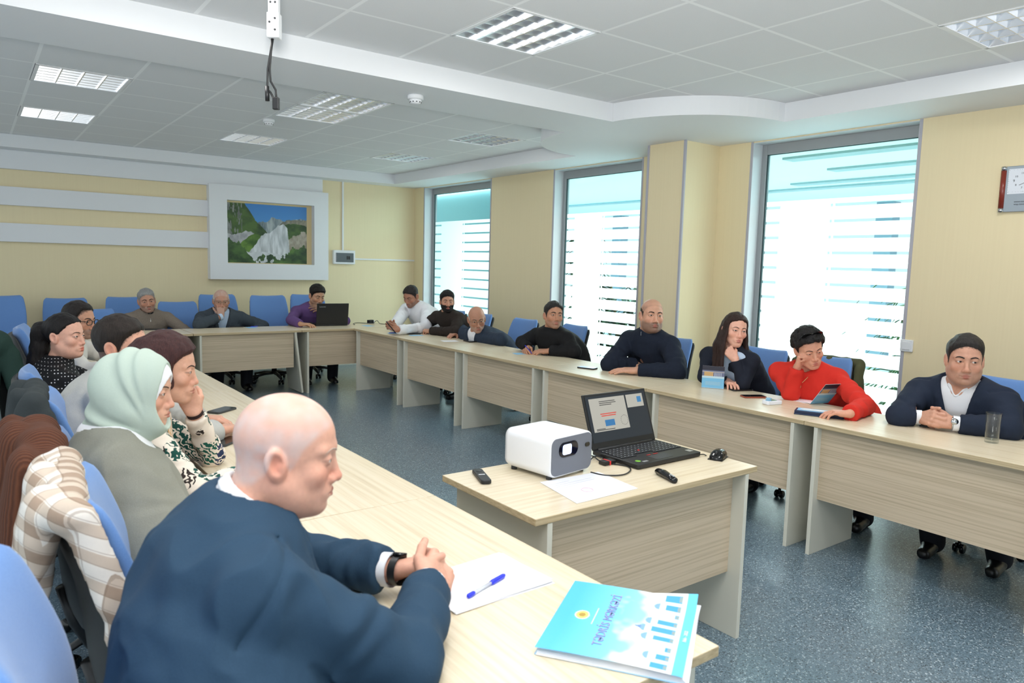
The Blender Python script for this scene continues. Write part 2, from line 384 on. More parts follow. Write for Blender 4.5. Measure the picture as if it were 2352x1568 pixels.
# ------------------------------------------------------------------ back wall: recessed photograph, fuse box, cable trunking
r = empty('picture_surround', (2.52, BY, 1.275), 0, 'thick white box frame around the mountain photograph', 'frame')
FW_, FH_, FD = 1.63, 1.245, .13
f = MB(); a0, a1, c0, c1_ = .225, 1.42, .215, 1.05
f.box((0, -FD, 0), (FW_, 0, c0)).box((0, -FD, c1_), (FW_, 0, FH_)).box((0, -FD, c0), (a0, 0, c1_)).box((a1, -FD, c0), (FW_, 0, c1_))
f.build('surround', M_WHITE, r)
MB().box((a0, -.022, c0), (a1, -.001, c1_)).build('backing_panel', mat('pale_wood_backing', (214, 196, 150), .6), r)
# a printed landscape: every point of the sheet is coloured by its place in the view
def landscape(w=330, h=230):
    X, Yg = np.meshgrid(np.linspace(0, 1, w), np.linspace(0, 1, h)); rng = np.random.default_rng(3)
    def fbm(sx, sy, oct=5, seed=0):
        rg = np.random.default_rng(seed); out = np.zeros_like(X); amp = 1; tot = 0
        for o_ in range(oct):
            gx, gy = int(sx*2**o_)+2, int(sy*2**o_)+2; g = rg.random((gy+1, gx+1))
            u, v = X*(gx-1), Yg*(gy-1); i, j = u.astype(int), v.astype(int); fu, fv = u-i, v-j; fu = fu*fu*(3-2*fu); fv = fv*fv*(3-2*fv)
            out += amp*((g[j, i]*(1-fu)+g[j, i+1]*fu)*(1-fv)+(g[j+1, i]*(1-fu)+g[j+1, i+1]*fu)*fv); tot += amp; amp *= .55
        return out/tot
    C = lambda c: np.array(c, float)
    n1, n2, n3 = fbm(8, 8, 5, 1), fbm(24, 10, 4, 2), fbm(30, 4, 4, 5)
    img = C((60, 128, 196))+(1-Yg)[..., None]*C((52, 44, 26))
    def put(mask, a, b, n): 
        k = np.clip((n-.3)/.4, 0, 1)[..., None]; img[mask] = (C(a)*(1-k)+C(b)*k)[mask]
    jag = (n2-.5)*.06
    far = np.interp(X, [.3, .4, .5, .56, .62, .7, .8, .9, 1], [.66, .70, .72, .80, .78, .75, .77, .79, .77]); put(Yg < far+jag, (96, 112, 120), (168, 178, 180), n3)
    put((Yg < np.interp(X, [.6, .7, .85, 1.], [.62, .74, .77, .76])+jag) & (X > .66), (106, 106, 96), (150, 146, 128), n2)
    lh = np.interp(X, [0, .2, .24, .3, .36, .42, .5, .55], [1.1, 1.1, .97, .86, .72, .64, .52, .4]); put(Yg < lh+jag*.6, (40, 66, 40), (74, 104, 50), n1)
    put((Yg < lh-.1) & (n3 > .52) & (X < .2), (100, 106, 104), (140, 144, 140), n2)
    put((Yg < np.interp(X, [.66, .72, .85, 1], [.4, .68, .7, .66])+jag) & (X > .7), (38, 64, 36), (72, 100, 46), n1)
    put((Yg < np.interp(X, [.72, .8, 1], [.3, .48, .56])+jag*2) & (X > .74), (136, 128, 112), (178, 172, 158), n2)
    put((Yg < np.interp(X, [0, .1, .3, .45], [.48, .47, .54, .4])+jag) & (X < .45), (150, 152, 156), (186, 188, 190), n2)
    put((Yg < np.interp(X, [.1, .2, .34, .42, .46], [.2, .36, .5, .48, .3])+jag) & (X < .46), (54, 88, 36), (98, 134, 54), n1)
    wh = np.interp(X, [.28, .36, .42, .47, .55, .62, .70, .75, .78], [.2, .32, .46, .5, .55, .64, .70, .6, .2])+jag*1.5; put(Yg < wh, (168, 174, 178), (216, 220, 224), n3)
    put(Yg < np.interp(X, [.2, .4, .6, .8], [.14, .2, .17, .1]), (188, 194, 198), (212, 216, 220), n1)
    put(Yg < np.interp(X, [0, .05, .16, .25, .33, .36], [.36, .4, .36, .2, .06, 0])+jag*2.5, (24, 50, 32), (70, 104, 52), n1)
    put((Yg < np.interp(X, [.36, .42, .55, .62, .76, .8, .9, 1], [.05, .12, .14, .03, .16, .28, .26, .32])+jag*3.5) & ((n2 > .5) | (X > .62)), (28, 56, 34), (82, 116, 54), n1)
    return np.clip(img, 0, 255)
def printed(name, img, w, h, parent, rough=.35, M=None):
    """flat sheet whose vertices carry the printed colours (img rows go up)"""
    H_, W_ = img.shape[:2]; me = bpy.data.meshes.new(name)
    gx, gy = np.meshgrid(np.linspace(0, w, W_), np.linspace(0, h, H_)); co = np.stack([gx, gy, gx*0], -1).reshape(-1, 3)
    if M is not None: co = co@np.array(M.to_3x3()).T+np.array(M.translation)
    idx = np.arange(W_*H_).reshape(H_, W_); q = np.stack([idx[:-1, :-1], idx[:-1, 1:], idx[1:, 1:], idx[1:, :-1]], -1).reshape(-1, 4)
    set_mesh(me, co, q)
    set_col(me, lin_arr(img.reshape(-1, 3))); me.materials.append(vcol_mat('print_%.2f' % rough, rough))
    o = bpy.data.objects.new(name, me); COL.objects.link(o); o.parent = parent; return o
def lin_arr(c): c = np.asarray(c, float)/255; return np.where(c <= .04045, c/12.92, ((c+.055)/1.055)**2.4)
def set_mesh(me, co, quads, smooth=True):
    n, m = len(co), len(quads); k = quads.shape[1]
    me.vertices.add(n); me.vertices.foreach_set('co', np.ascontiguousarray(co, np.float32).ravel())
    me.loops.add(m*k); me.loops.foreach_set('vertex_index', np.ascontiguousarray(quads, np.int32).ravel())
    me.polygons.add(m); me.polygons.foreach_set('loop_start', np.arange(0, m*k, k, dtype=np.int32)); me.polygons.foreach_set('loop_total', np.full(m, k, np.int32))
    me.polygons.foreach_set('use_smooth', np.full(m, smooth)); me.update(calc_edges=True)
def set_col(me, rgb):
    a = me.color_attributes.new('Col', 'FLOAT_COLOR', 'POINT'); d = np.ones((len(rgb), 4), np.float32); d[:, :3] = rgb; a.data.foreach_set('color', d.ravel())
def vcol_mat(name, rough=.5, sss=0., spec=.5, bump=None):
    if name in MATS: return MATS[name]
    kw = {'sss': sss} if sss else {}
    m = mat(name, (255, 255, 255), rough, 0, spec, **kw); t = NT(m); a = t.n('ShaderNodeAttribute', attribute_name='Col'); t.base(a.outputs['Color'])
    if bump: t.bump(t.noise(t.obj(), bump[0], 4), bump[1], bump[2])
    return m
pc = printed('photograph', landscape(), 1.125, .80, r, .3); pc.location = (.222, -.024, .225); pc.rotation_euler = (pi/2, 0, 0)
r = empty('fuse_box', (4.26, BY, 1.51), 0, 'white fuse box with smoked window on the back wall', 'fuse box')
MB().box((0, -.06, 0), (.34, 0, .205)).build('housing', M_WHITE, r, bevel=.01)
MB().box((.03, -.066, .03), (.31, -.058, .165)).build('window_cover', mat('smoked', (96, 106, 112), .12), r, bevel=.003)
bk = MB()
for k in range(2): bk.box((.2+k*.03, -.07, .07), (.222+k*.03, -.064, .12))
bk.build('switch', M_BLACK, r)
tag(MB().box((0, -.02, 0), (.022, 0, ZS-1.715)).build('cable_trunking', M_WHITE, loc=(4.41, BY, 1.715)), 'thin white vertical cable trunking above the fuse box', 'trunking')
tag(MB().box((0, -.02, 0), (1.02, 0, .022)).build('cable_trunking', M_WHITE, loc=(4.60, BY, 1.58)), 'thin white horizontal cable trunking right of the fuse box', 'trunking')
# ------------------------------------------------------------------ right wall: clock, switch
r = empty('wall_clock', (WX, 2.045, 2.01), 0, 'silver wall clock with red-brown wooden side bar, cut by the right edge', 'clock')
Mx = Matrix(((0, 0, -1, 0), (-1, 0, 0, 0), (0, 1, 0, 0), (0, 0, 0, 1)))   # local x right, y up on the wall, z out
bd = MB().box((.03, .0, 0), (.40, .302, .022), M=Mx).build('body', mat('clock_silver', (150, 160, 168), .3, .5), r, bevel=.003)
for x in (.025, .405):
    bar = MB().cyl(Mx@Vector((x, .025, .016)), Mx@Vector((x, .275, .016)), .018, n=20).build('side_bar', mat('red_wood', (130, 52, 40), .25), r)
    for y in (.0, .277): MB().cyl(Mx@Vector((x, y, .016)), Mx@Vector((x, y+.025, .016)), .0185, n=20).build('end_cap', M_CHROME, r)
MB().prism(rrect(.29, .165, .003, 1, .20, .2), .022, .024, M=Mx).build('dial', mat('dial', (222, 228, 236), .4), r)
def text(s, name, x, y, size, M, parent, m, z=.025, align='CENTER', ext=.0004):
    c = bpy.data.curves.new(name, 'FONT'); c.body = s; c.size = size; c.align_x = align; c.align_y = 'CENTER'; c.extrude = ext; c.resolution_u = 2; c.materials.append(m)
    q = bpy.data.objects.new(name, c); me = bpy.data.meshes.new_from_object(q); bpy.data.objects.remove(q)
    o = bpy.data.objects.new(name, me); COL.objects.link(o); o.parent = parent; o.matrix_local = M@Matrix.Translation((x, y, z)); return o
M_INK = mat('ink', (60, 66, 74), .6)
DX, DY = .185, .203
for n in range(1, 13):
    a = pi/2-n*pi/6; rx, ry = .095, .055
    text(str(n), 'numeral', DX+rx*cos(a), DY+ry*sin(a), .024 if n in (3, 6, 9, 12) else .018, Mx, r, M_INK)
tk = MB()
for n in range(60):
    a = 2*pi*n/60; k = 1/max(abs(cos(a))/.128, abs(sin(a))/.072); x, y = DX+k*cos(a), DY+k*sin(a); tk.box((-.004 if n % 5 == 0 else -.0015, -.0006, .0243), (.004 if n % 5 == 0 else .0015, .0006, .0247), M=Mx@Matrix.Translation((x, y, 0))@Matrix.Rotation(a, 4, 'Z'))
tk.build('tick_mark', M_INK, r)
for a, l_ in ((205, .07), (70, .055)): MB().box((-.01, -.0012, .026), (l_, .0012, .0268), M=Mx@Matrix.Translation((DX, DY, 0))@Matrix.Rotation(R_(a), 4, 'Z')).build('clock_hand', M_DARK, r)
text('www.taxes', 'lettering', .10, .066, .017, Mx, r, M_BLACK, .0225, 'LEFT'); text('wap.taxes', 'lettering', .10, .049, .017, Mx, r, M_BLACK, .0225, 'LEFT')
r = empty('light_switch', (WX, 2.56, 1.045), 0, 'white rocker light switch beside the third window', 'light switch')
MB().box((-.02, -.045, -.045), (0, .045, .045)).build('plate', M_WHITE, r, bevel=.006); MB().box((-.026, -.028, -.03), (-.018, .028, .03)).build('rocker', M_WHITE, r, bevel=.003)
# cable duct on the floor behind the small desk
tag(MB().box((1.7, 2.55, 0), (3.45, 2.63, .07)).build('floor_cable_duct', mat('duct', (176, 190, 200), .4), bevel=.01), 'pale grey cable duct lying on the floor behind the small desk', 'cable duct')

# ------------------------------------------------------------------ desks
def make_desk(L, D=.6, leg=.06, legd=.455, tilt=0, pz=.315):
    """local x along the desk, y = 0 at the open middle of the room, +y towards the sitter"""
    r = empty('desk')
    MB().box((.001, 0, .725), (L-.001, D, .75), 0, side=1).build('tabletop', [M_TOP, M_EDGE], r, bevel=.0025)
    for x in (leg, L-leg-.022):
        o = MB().box((0, .002, -.724), (.022, .002+legd, 0)).build('side_panel', M_CREAM, r, bevel=.0015, loc=(x, 0, .724))
        if tilt and x > .5: o.rotation_euler = (0, R_(-tilt), 0); o.scale = (1, 1, 1/cos(R_(tilt))*.985)
    MB().box((leg+.022, .045, pz), (L-leg-.022, .063, .724)).build('modesty_panel', M_PANEL, r)
    return r
YR = [8.15, 6.955, 5.775, 4.575, 3.385, 2.2, 1.0]
lab = ['first desk of the window row from the back corner', 'second desk of the window row from the back corner', 'third desk of the window row from the back corner',
       'fourth desk of the window row, before the man in dark blue quarter zip', 'window row desk before the long haired woman and the woman in red', 'nearest desk of the window row, before the man with the glass']
RX = 3.69
d0 = {}
def desk(L, *a, **k):
    key = (round(L, 3), a, tuple(k.items()))
    if key not in d0: d0[key] = make_desk(L, *a, **k); return d0[key]
    return copy_tree(d0[key])
for i in range(6):
    o = desk(YR[i]-YR[i+1]); o.location = (RX, YR[i], 0); o.rotation_euler = (0, 0, -pi/2); tag(o, 'oak desk, '+lab[i], 'desk', 'oak desks of the meeting square')
YL = [.93, 2.16, 3.375, 4.575, 5.775, 6.97, 8.13]
lab = ['nearest desk of the left row, under the bald man\'s hands', 'second desk of the left row, beyond the bald man\'s head', 'third desk of the left row, beside the woman in leaf print',
       'fourth desk of the left row, beside the man in grey', 'fifth desk of the left row, beside the woman in polka dots', 'last desk of the left row, meeting the back row']
for i in range(6):
    o = desk(YL[i+1]-YL[i]); o.location = (1.288, YL[i], 0); o.rotation_euler = (0, 0, pi/2); tag(o, 'oak desk, '+lab[i], 'desk', 'oak desks of the meeting square')
for i, (x0, x1, tl, lb) in enumerate([(.68, 1.86, 0, 'back row desk before the man in the brown zip sweater'), (1.865, 3.045, 6.3, 'back row desk with a leaning end panel'), (3.05, 4.29, 0, 'back row corner desk under the open laptop')]):
    o = desk(x1-x0, tilt=tl) if tl else desk(x1-x0); o.location = (x0, 8.16, 0); o.rotation_euler = (0, 0, 0); tag(o, 'oak desk, '+lb, 'desk', 'oak desks of the meeting square')
sd = make_desk(1.205, .585, .055, .56, pz=.28); sd.location = (1.437, 1.772, 0); tag(sd, 'small oak desk in the middle carrying the white projector', 'desk')
for ch in sd.children:
    if ch.name.startswith('modesty'): ch.location.y = .02
# ------------------------------------------------------------------ chairs
M_BLUE = mat('blue_fabric', (92, 134, 194), .85, sheen=.3); t = NT(M_BLUE)
t.base(t.mix(t.noise(t.obj(), 420, 2), (84, 126, 188), (110, 150, 206))); t.bump(t.noise(t.obj(), 600, 2), .25, .002)
M_SHELL = mat('chair_shell', (48, 49, 48), .55)
def spine(n, pts):
    pts = np.array(pts, float); d = np.r_[0, np.cumsum(np.linalg.norm(np.diff(pts, axis=0), axis=1))]; u = np.linspace(0, d[-1], n)
    p = np.stack([np.interp(u, d, pts[:, 0]), np.interp(u, d, pts[:, 1])], 1)
    for _ in range(3): p[1:-1] = (p[:-2]+2*p[1:-1]+p[2:])/4
    return p
def back_loft(mb, sp, wf, t0, t1, rnd, nseg=28, e=4.):
    n = len(sp); rings = []
    for k, (y, z) in enumerate(sp):
        a, b = sp[max(k-1, 0)], sp[min(k+1, n-1)]; tx = (b-a)/np.linalg.norm(b-a); nrm = np.array([tx[1], -tx[0]])   # points to the front
        u = k/(n-1); endk = min(1, min(u, 1-u)/rnd+.02); sh = (1-(1-min(endk, 1))**2.2)**.5
        hw = wf(u)/2*(.82+.18*sh); th = (t1-t0)/2*(.25+.75*sh); mid = (t0+t1)/2; ring = []
        for q in range(nseg):
            c, s_ = cos(2*pi*q/nseg), sin(2*pi*q/nseg); x = hw*abs(c)**(2/e)*np.sign(c); w_ = th*abs(s_)**(2/2.6)*np.sign(s_)+mid+.05*(x/.23)**2
            p = np.array([y, z])+nrm*w_; ring.append((x, p[0], p[1]))
        rings.append(ring)
    return mb.rings(rings)
def make_chair():
    r = empty('office_chair')
    S = [(-.205, .50), (-.235, .60), (-.245, .72), (-.265, .86), (-.31, 1.0), (-.335, 1.07)]
    wf = lambda u: .40+.09*sin(pi*min(u*1.15, 1)*.75)
    b = back_loft(MB(), spine(26, S), wf, -.008, .058, .16).build('backrest', M_BLUE, r)
    back_loft(MB(), spine(24, [(y-.004, z) for y, z in S[:-1]]+[(-.33, 1.045)]), lambda u: wf(u)*.96, -.045, .004, .12).build('back_shell', M_SHELL, b)
    st = MB(); rings = []
    for z, k in ((.425, .90), (.43, .97), (.455, 1.), (.48, .985), (.492, .93), (.495, .8)):
        rings.append([(x*k, y*k+.03, z+.012*(y > .1)*(-(y-.1)/.15)) for x, y in rrect(.50, .48, .09, 6)])
    st.rings(rings); st.build('seat', M_BLUE, r)
    MB().prism(rrect(.42, .40, .06, 4, 0, .03), .40, .428).build('seat_pan', M_SHELL, r)
    for s in (-1, 1):
        a = MB(); a.tube([(s*.2, .0, .415), (s*.27, .0, .43), (s*.285, .0, .50), (s*.285, .0, .66)], .018, 10, flat=1.2)
        a.build('armrest_post', M_BLACK, r)
        pd = MB(); pd.rings([[(s*.285+x*k, y*k+.01, z) for x, y in rrect(.075, .27, .034, 6)] for z, k in ((.655, .85), (.66, 1), (.68, 1), (.688, .85))]); pd.build('armrest', M_BLACK, r)
    MB().tube([(0, -.06, .41), (0, -.22, .42), (0, -.255, .5), (0, -.285, .62)], .022, 10).build('back_bracket', M_BLACK, r)
    MB().cyl((0, 0, .10), (0, 0, .26), .032).cyl((0, 0, .26), (0, 0, .41), .018).build('gas_column', M_BLACK, r)
    for k in range(5):
        a = 2*pi*k/5+.3; d = Vector((cos(a), sin(a), 0))
        lg = MB().tube([d*.02+Vector((0, 0, .115)), d*.15+Vector((0, 0, .11)), d*.30+Vector((0, 0, .082))], [.03, .026, .018], 10, flat=.7).build('leg', M_BLACK, r)
        w = MB(); pr = Vector((-d.y, d.x, 0)); c = d*.30
        for q in (-1, 1): w.cyl(c+pr*(q*.012)+Vector((0, 0, .03)), c+pr*(q*.03)+Vector((0, 0, .03)), .03, n=16)
        w.cyl(c+Vector((0, 0, .03)), c+Vector((0, 0, .08)), .011)
        w.build('caster', M_BLACKG, lg)
    return r
chair0 = make_chair(); chair_used = [False]
def chair(x, y, face, label, z=0, sc=1.0):
    """face: compass angle the sitter looks along, 0 = +X, 90 = +Y"""
    o = chair0 if not chair_used[0] else copy_tree(chair0); chair_used[0] = True
    o.location = (x, y, z); o.rotation_euler = (0, 0, R_(face-90)); o.scale = (sc,)*3
    tag(o, label, 'chair', 'blue office chairs'); return o
CH = [ # left row, sitters look to +X
 (.27, 1.22, -4, 'blue office chair cut by the bottom left corner, nothing draped on it'), (.46, 1.92, -4, 'blue office chair with a plaid shirt over its back', 0, .95),
 (.45, 2.42, 0, 'blue office chair with a brown knitted jacket over its back', 0, .96), (.48, 3.22, -4, 'blue office chair under the man in grey', 0, .95), (.46, 4.22, -2, 'blue office chair under the woman in polka dots', 0, .92),
 (.38, 4.98, 6, 'blue office chair at left edge carrying a dark green coat', 0, .98), (.52, 5.66, -6, 'blue office chair under the man in dark-rimmed glasses'),
 # back row
 (.22, 9.40, -90, 'large blue chair back at the far left edge against the wall'), (.86, 9.62, -90, 'blue chair against the wall behind the man in dark-rimmed glasses', 0, .96), (1.08, 8.99, -88, 'low blue chair between the glasses man and the brown sweater man', 0, .88),
 (1.50, 9.62, -88, 'blue chair under the man in the brown zip sweater', 0, .97), (1.95, 9.1, -92, 'empty blue chair right of the man in the brown zip sweater', 0, .94), (2.52, 9.46, -88, 'blue chair under the old man in grey suit'),
 (3.06, 9.18, -92, 'empty tall blue chair between the grey suit man and the purple sweater man'), (3.66, 9.42, -96, 'blue chair under the man in the purple sweater'),
 # window row, sitters look to -X
] + [(4.74, float(atx(px, 5.0)[1]), f, l, 0, .89) for px, f, l in [
 ((985, 720), 184, 'blue chair under the man in white shirt'), ((1052, 735), 178, 'blue chair under the bearded man in dark brown'), ((1112, 760), 180, 'blue chair under the old man in navy jacket'),
 ((1212, 790), 184, 'blue chair left of the man in the black sweater, nobody in it'), ((1322, 800), 176, 'blue chair under the man in the black sweater'), ((1552, 810), 176, 'blue chair under the man in dark blue quarter zip'),
 ((1758, 850), 176, 'blue chair under the long haired woman in navy'), ((1900, 880), 182, 'blue chair under the woman in red'), ((2322, 940), 178, 'blue chair under the man in navy suit at the right')]]
CHO = {c[3]: chair(*c) for c in CH}

# garments hung over chair backs, shaped around the back they hang on
# ------------------------------------------------------------------ organic shapes: distance fields meshed by surface nets
_NZ = np.random.default_rng(5).random((32, 32, 32)).astype(np.float32)
def vnoise(x, y, z, f):
    def s1(a): a = np.asarray(a, np.float32)*f+100; i = np.floor(a).astype(int); u = a-i; return i, u*u*(3-2*u)
    (i, u), (j, v), (k, w) = s1(x), s1(y), s1(z); out = 0
    for a in (0, 1):
        for b in (0, 1):
            for c in (0, 1):
                out = out+_NZ[(i+a) % 32, (j+b) % 32, (k+c) % 32]*((u if a else 1-u)*(v if b else 1-v)*(w if c else 1-w))
    return out-.5
def smin(a, b, k):
    if k <= 0: return np.minimum(a, b)
    h = np.clip(.5+.5*(b-a)/k, 0, 1); return b+(a-b)*h-k*h*(1-h)
def smax(a, b, k): return -smin(-a, -b, k)
def rc(a, b, ra, rb, x, y, z, wr=0., sq=None):
    """round cone; sq = (axis, k): squash factor along an axis"""
    a = np.asarray(a, float); b = np.asarray(b, float); px, py, pz = x-a[0], y-a[1], z-a[2]; d = b-a
    if sq is not None:
        ax, k = sq; dt = (px*ax[0]+py*ax[1]+pz*ax[2])*(1-k); px, py, pz = px-ax[0]*dt, py-ax[1]*dt, pz-ax[2]*dt
        d = d-ax*(d@ax)*(1-k)
    L2 = max(float(d@d), 1e-9); h = np.clip((px*d[0]+py*d[1]+pz*d[2])/L2, 0, 1); r = ra+(rb-ra)*h
    if wr: L = L2**.5; r = r+wr*np.sin(h*L*95+(px-py)*48+2.2*np.sin(h*L*31))*np.sin(pi*np.clip(h*.9+.08, 0, 1))
    return np.sqrt((px-d[0]*h)**2+(py-d[1]*h)**2+(pz-d[2]*h)**2)-r
def ell(c, r, x, y, z):
    px, py, pz = (x-c[0])/r[0], (y-c[1])/r[1], (z-c[2])/r[2]; k0 = np.sqrt(px*px+py*py+pz*pz); k1 = np.sqrt((px/r[0])**2+(py/r[1])**2+(pz/r[2])**2)+1e-9
    return k0*(k0-1)/k1
class Field:
    def __init__(s, lo, hi, step, fine=()):
        s.ax = []
        for a in range(3):
            xs = [float(lo[a])]
            while xs[-1] < hi[a]:
                st = step
                for (p, q, t_) in fine:
                    if p[a]-step <= xs[-1] <= q[a]: st = min(st, t_)
                xs.append(xs[-1]+st)
            s.ax.append(np.array(xs, np.float32))
        s.D = np.full([len(a) for a in s.ax], .25, np.float32)
    def box(s, lo, hi):
        sl = tuple(slice(max(int(np.searchsorted(s.ax[a], lo[a]))-1, 0), int(np.searchsorted(s.ax[a], hi[a]))+1) for a in range(3))
        return sl, s.ax[0][sl[0]][:, None, None], s.ax[1][sl[1]][None, :, None], s.ax[2][sl[2]][None, None, :]
    def op(s, f, lo, hi, k=.0, cut=False):
        sl, x, y, z = s.box(np.asarray(lo)-k-.02, np.asarray(hi)+k+.02)
        if s.D[sl].size == 0: return s
        d = f(x, y, z); s.D[sl] = smax(s.D[sl], -d, k) if cut else smin(s.D[sl], d, k); return s
    def rc(s, a, b, ra, rb, k=.02, cut=False, wr=0., sq=None):
        m = max(ra, rb)/(min(sq[1], 1.) if sq else 1.)+abs(wr); a = np.asarray(a, float); b = np.asarray(b, float)
        return s.op(lambda x, y, z: rc(a, b, ra, rb, x, y, z, wr, sq), np.minimum(a, b)-m, np.maximum(a, b)+m, k, cut)
    def ell(s, c, r, k=.02, cut=False): return s.op(lambda x, y, z: ell(c, r, x, y, z), np.asarray(c)-r, np.asarray(c)+r, k, cut)
    def mesh(s, relax=1):
        D = s.D; ins = D < 0; nx, ny, nz = D.shape
        cnt = np.zeros((nx-1, ny-1, nz-1), np.int8)
        offs = [(a, b, c) for a in (0, 1) for b in (0, 1) for c in (0, 1)]
        for a, b, c in offs: cnt += ins[a:nx-1+a, b:ny-1+b, c:nz-1+c]
        act = (cnt > 0) & (cnt < 8); I = np.argwhere(act); idx = np.full(act.shape, -1, np.int32); idx[act] = np.arange(len(I))
        V = {o: D[I[:, 0]+o[0], I[:, 1]+o[1], I[:, 2]+o[2]] for o in offs}
        acc = np.zeros((len(I), 3), np.float32); n = np.zeros(len(I), np.float32)
        for p in offs:
            for ax in range(3):
                if p[ax]: continue
                q = list(p); q[ax] = 1; q = tuple(q); d0_, d1 = V[p], V[q]; m = (d0_ < 0) != (d1 < 0)
                tt = np.where(m, d0_/np.where(m, d0_-d1, 1), 0); e = np.array(p, np.float32)[None].repeat(len(I), 0); e[:, ax] = tt; acc += e*m[:, None]; n += m
        u = acc/n[:, None]; co = np.empty((len(I), 3), np.float32)
        for a in range(3): A = s.ax[a]; co[:, a] = A[I[:, a]]+u[:, a]*(A[I[:, a]+1]-A[I[:, a]])
        Q = []
        for ax in range(3):
            sl0 = [slice(None)]*3; sl1 = [slice(None)]*3; sl0[ax] = slice(0, -1); sl1[ax] = slice(1, None)
            E = np.argwhere(ins[tuple(sl0)] != ins[tuple(sl1)]); b, c = [(1, 2), (2, 0), (0, 1)][ax]
            E = E[(E[:, b] > 0) & (E[:, c] > 0) & (E[:, b] < D.shape[b]-1) & (E[:, c] < D.shape[c]-1)]
            flip = ins[tuple(E.T)]
            def cell(db, dc): F = E.copy(); F[:, b] += db; F[:, c] += dc; return idx[tuple(F.T)]
            q = np.stack([cell(-1, -1), cell(0, -1), cell(0, 0), cell(-1, 0)], 1); q[~flip] = q[~flip][:, ::-1]; Q.append(q)
        Q = np.concatenate(Q); Q = Q[(Q >= 0).all(1)]
        for _ in range(relax):
            sm = np.zeros_like(co); w = np.zeros(len(co), np.float32)
            for k in range(4): np.add.at(sm, Q[:, k], co[Q[:, (k+1) % 4]]+co[Q[:, (k-1) % 4]]); np.add.at(w, Q[:, k], 2)
            co = co*.5+.5*sm/np.maximum(w, 1)[:, None]
        return co, Q
def org(name, co, Q, mats, parent, rgb=None, T=None):
    if T is not None: co = co@T[0].T+T[1]
    me = bpy.data.meshes.new(name); set_mesh(me, co, Q)
    if rgb is not None: set_col(me, rgb)
    me.materials.append(mats); o = bpy.data.objects.new(name, me); COL.objects.link(o); o.parent = parent; return o
def vnorm(co, Q):
    n = np.cross(co[Q[:, 2]]-co[Q[:, 0]], co[Q[:, 3]]-co[Q[:, 1]]); N = np.zeros_like(co)
    for k in range(4): np.add.at(N, Q[:, k], n)
    return N/np.maximum(np.linalg.norm(N, axis=1), 1e-9)[:, None]
def wrinkle(co, Q, amp, f=14, seed=0.):
    x, y, z = co.T; wx = vnoise(x+seed, y, z, 6)*.12
    n = vnoise(x*1.5+wx+seed, y*1.5, (z+wx)*.55, f*.62)+.35*vnoise(x+7+seed, y, (z+wx*2)*.7, f*1.5)
    r = 1-np.abs(n)*3.2; r = np.clip(r, -1, 1)
    return co+vnorm(co, Q)*(amp*r[:, None])

# ------------------------------------------------------------------ heads (units of a standard head, x = own right, y = face, z = up)
HF = dict(jaw=1., cheek=1., nose=1., chin=1., fat=0., open=.0037, brow=1., lip=1., neck=.055)
def skull(x, y, z, p):
    d = ell((0, -.008, .028), (.0755, .098, .087), x, y, z)
    d = smin(d, ell((0, .020, -.040), (.0605*p['jaw']**.5, .066, .079), x, y, z), .03)
    ax = np.abs(x)
    d = smin(d, rc((.053*p['jaw'], -.002, -.055), (.014, .066, -.102), .017, .015, ax, y, z), .03)
    if p['fat']: d = smin(d, ell((0, .015, -.075), (.062*p['jaw'], .060, .048*(1+.3*p['fat'])), x, y, z), .03)
    return d
def head_f(x, y, z, p):
    d = skull(x, y, z, p); ax = np.abs(x)
    d = smin(d, rc((0, -.028, -.05), (0, -.045, -.17), p['neck'], p['neck']*1.04, x, y, z), .025)
    d = smin(d, ell((0, .071*p['chin'], -.101), (.019, .017, .015), x, y, z), .02)
    d = smin(d, ell((.043, .056, -.030), (.021*p['cheek'], .022*p['cheek'], .020), ax, y, z), .02)
    d = smin(d, rc((.010, .084, .020), (.046, .066, .018), .0085*p['brow'], .0085*p['brow'], ax, y, z), .014)
    d = smax(d, -ell((.031, .096, -.001), (.019, .017, .0125), ax, y, z), .012)             # eye sockets
    d = smin(d, ell((.031, .0735, -.001), (.0152, .0152, .0150), ax, y, z), .004)             # lids
    d = smax(d, -ell((.031, .090, -.0015), (.0132, .0125, p['open']), ax, y, z), .0012)       # lid opening
    nz = p['nose']
    d = smin(d, rc((0, .082, .010), (0, .1015*nz, -.038), .0070, .0098, x, y, z), .010)
    d = smin(d, ell((0, .1030*nz, -.0410), (.0112, .0105, .0098), x, y, z), .008)
    d = smin(d, ell((.0122, .0925*nz, -.0455), (.0085, .0105, .0085), ax, y, z), .006)
    d = smax(d, -ell((.0062, .0985*nz, -.0525), (.0036, .0050, .0042), ax, y, z), .003)        # nostrils
    d = smin(d, ell((0, .080, -.071), (.030, .016, .020), x, y, z), .014)                     # muzzle
    l = p['lip']
    d = smin(d, rc((0, .0955, -.0675), (.020, .0845, -.0705), .0046*l, .0026*l, ax, y, z), .004)
    d = smin(d, rc((0, .0940, -.0785), (.017, .0850, -.0760), .0060*l, .0030*l, ax, y, z), .005)
    d = smax(d, -rc((0, .1015, -.0728), (.0235, .0880, -.0728), .0022, .0016, ax, y, z), .0022)
    d = smax(d, -ell((0, .0955, -.0895), (.016, .006, .0045), x, y, z), .008)
    # ears
    e = ell((.0790, -.014, -.010), (.0105, .0215, .0320), ax-.10*(y+.014)*-1, y+.18*(z+.01), z)
    e = smax(e, -ell((.0900, -.011, -.006), (.0105, .0130, .0205), ax-.10*(y+.014)*-1, y+.18*(z+.01), z), .005)
    e = smin(e, ell((.0765, -.003, -.014), (.007, .007, .010), ax, y, z), .006)
    d = smin(d, e, .008)
    return d
EYE = (.031, .0738, -.0012)
def surf_y(x, z, p):
    ys = np.linspace(.02, .13, 140); d = head_f(np.full(140, x), ys, np.full(140, z), p); k = np.where(d < 0)[0]; return ys[k[-1]] if len(k) else .08
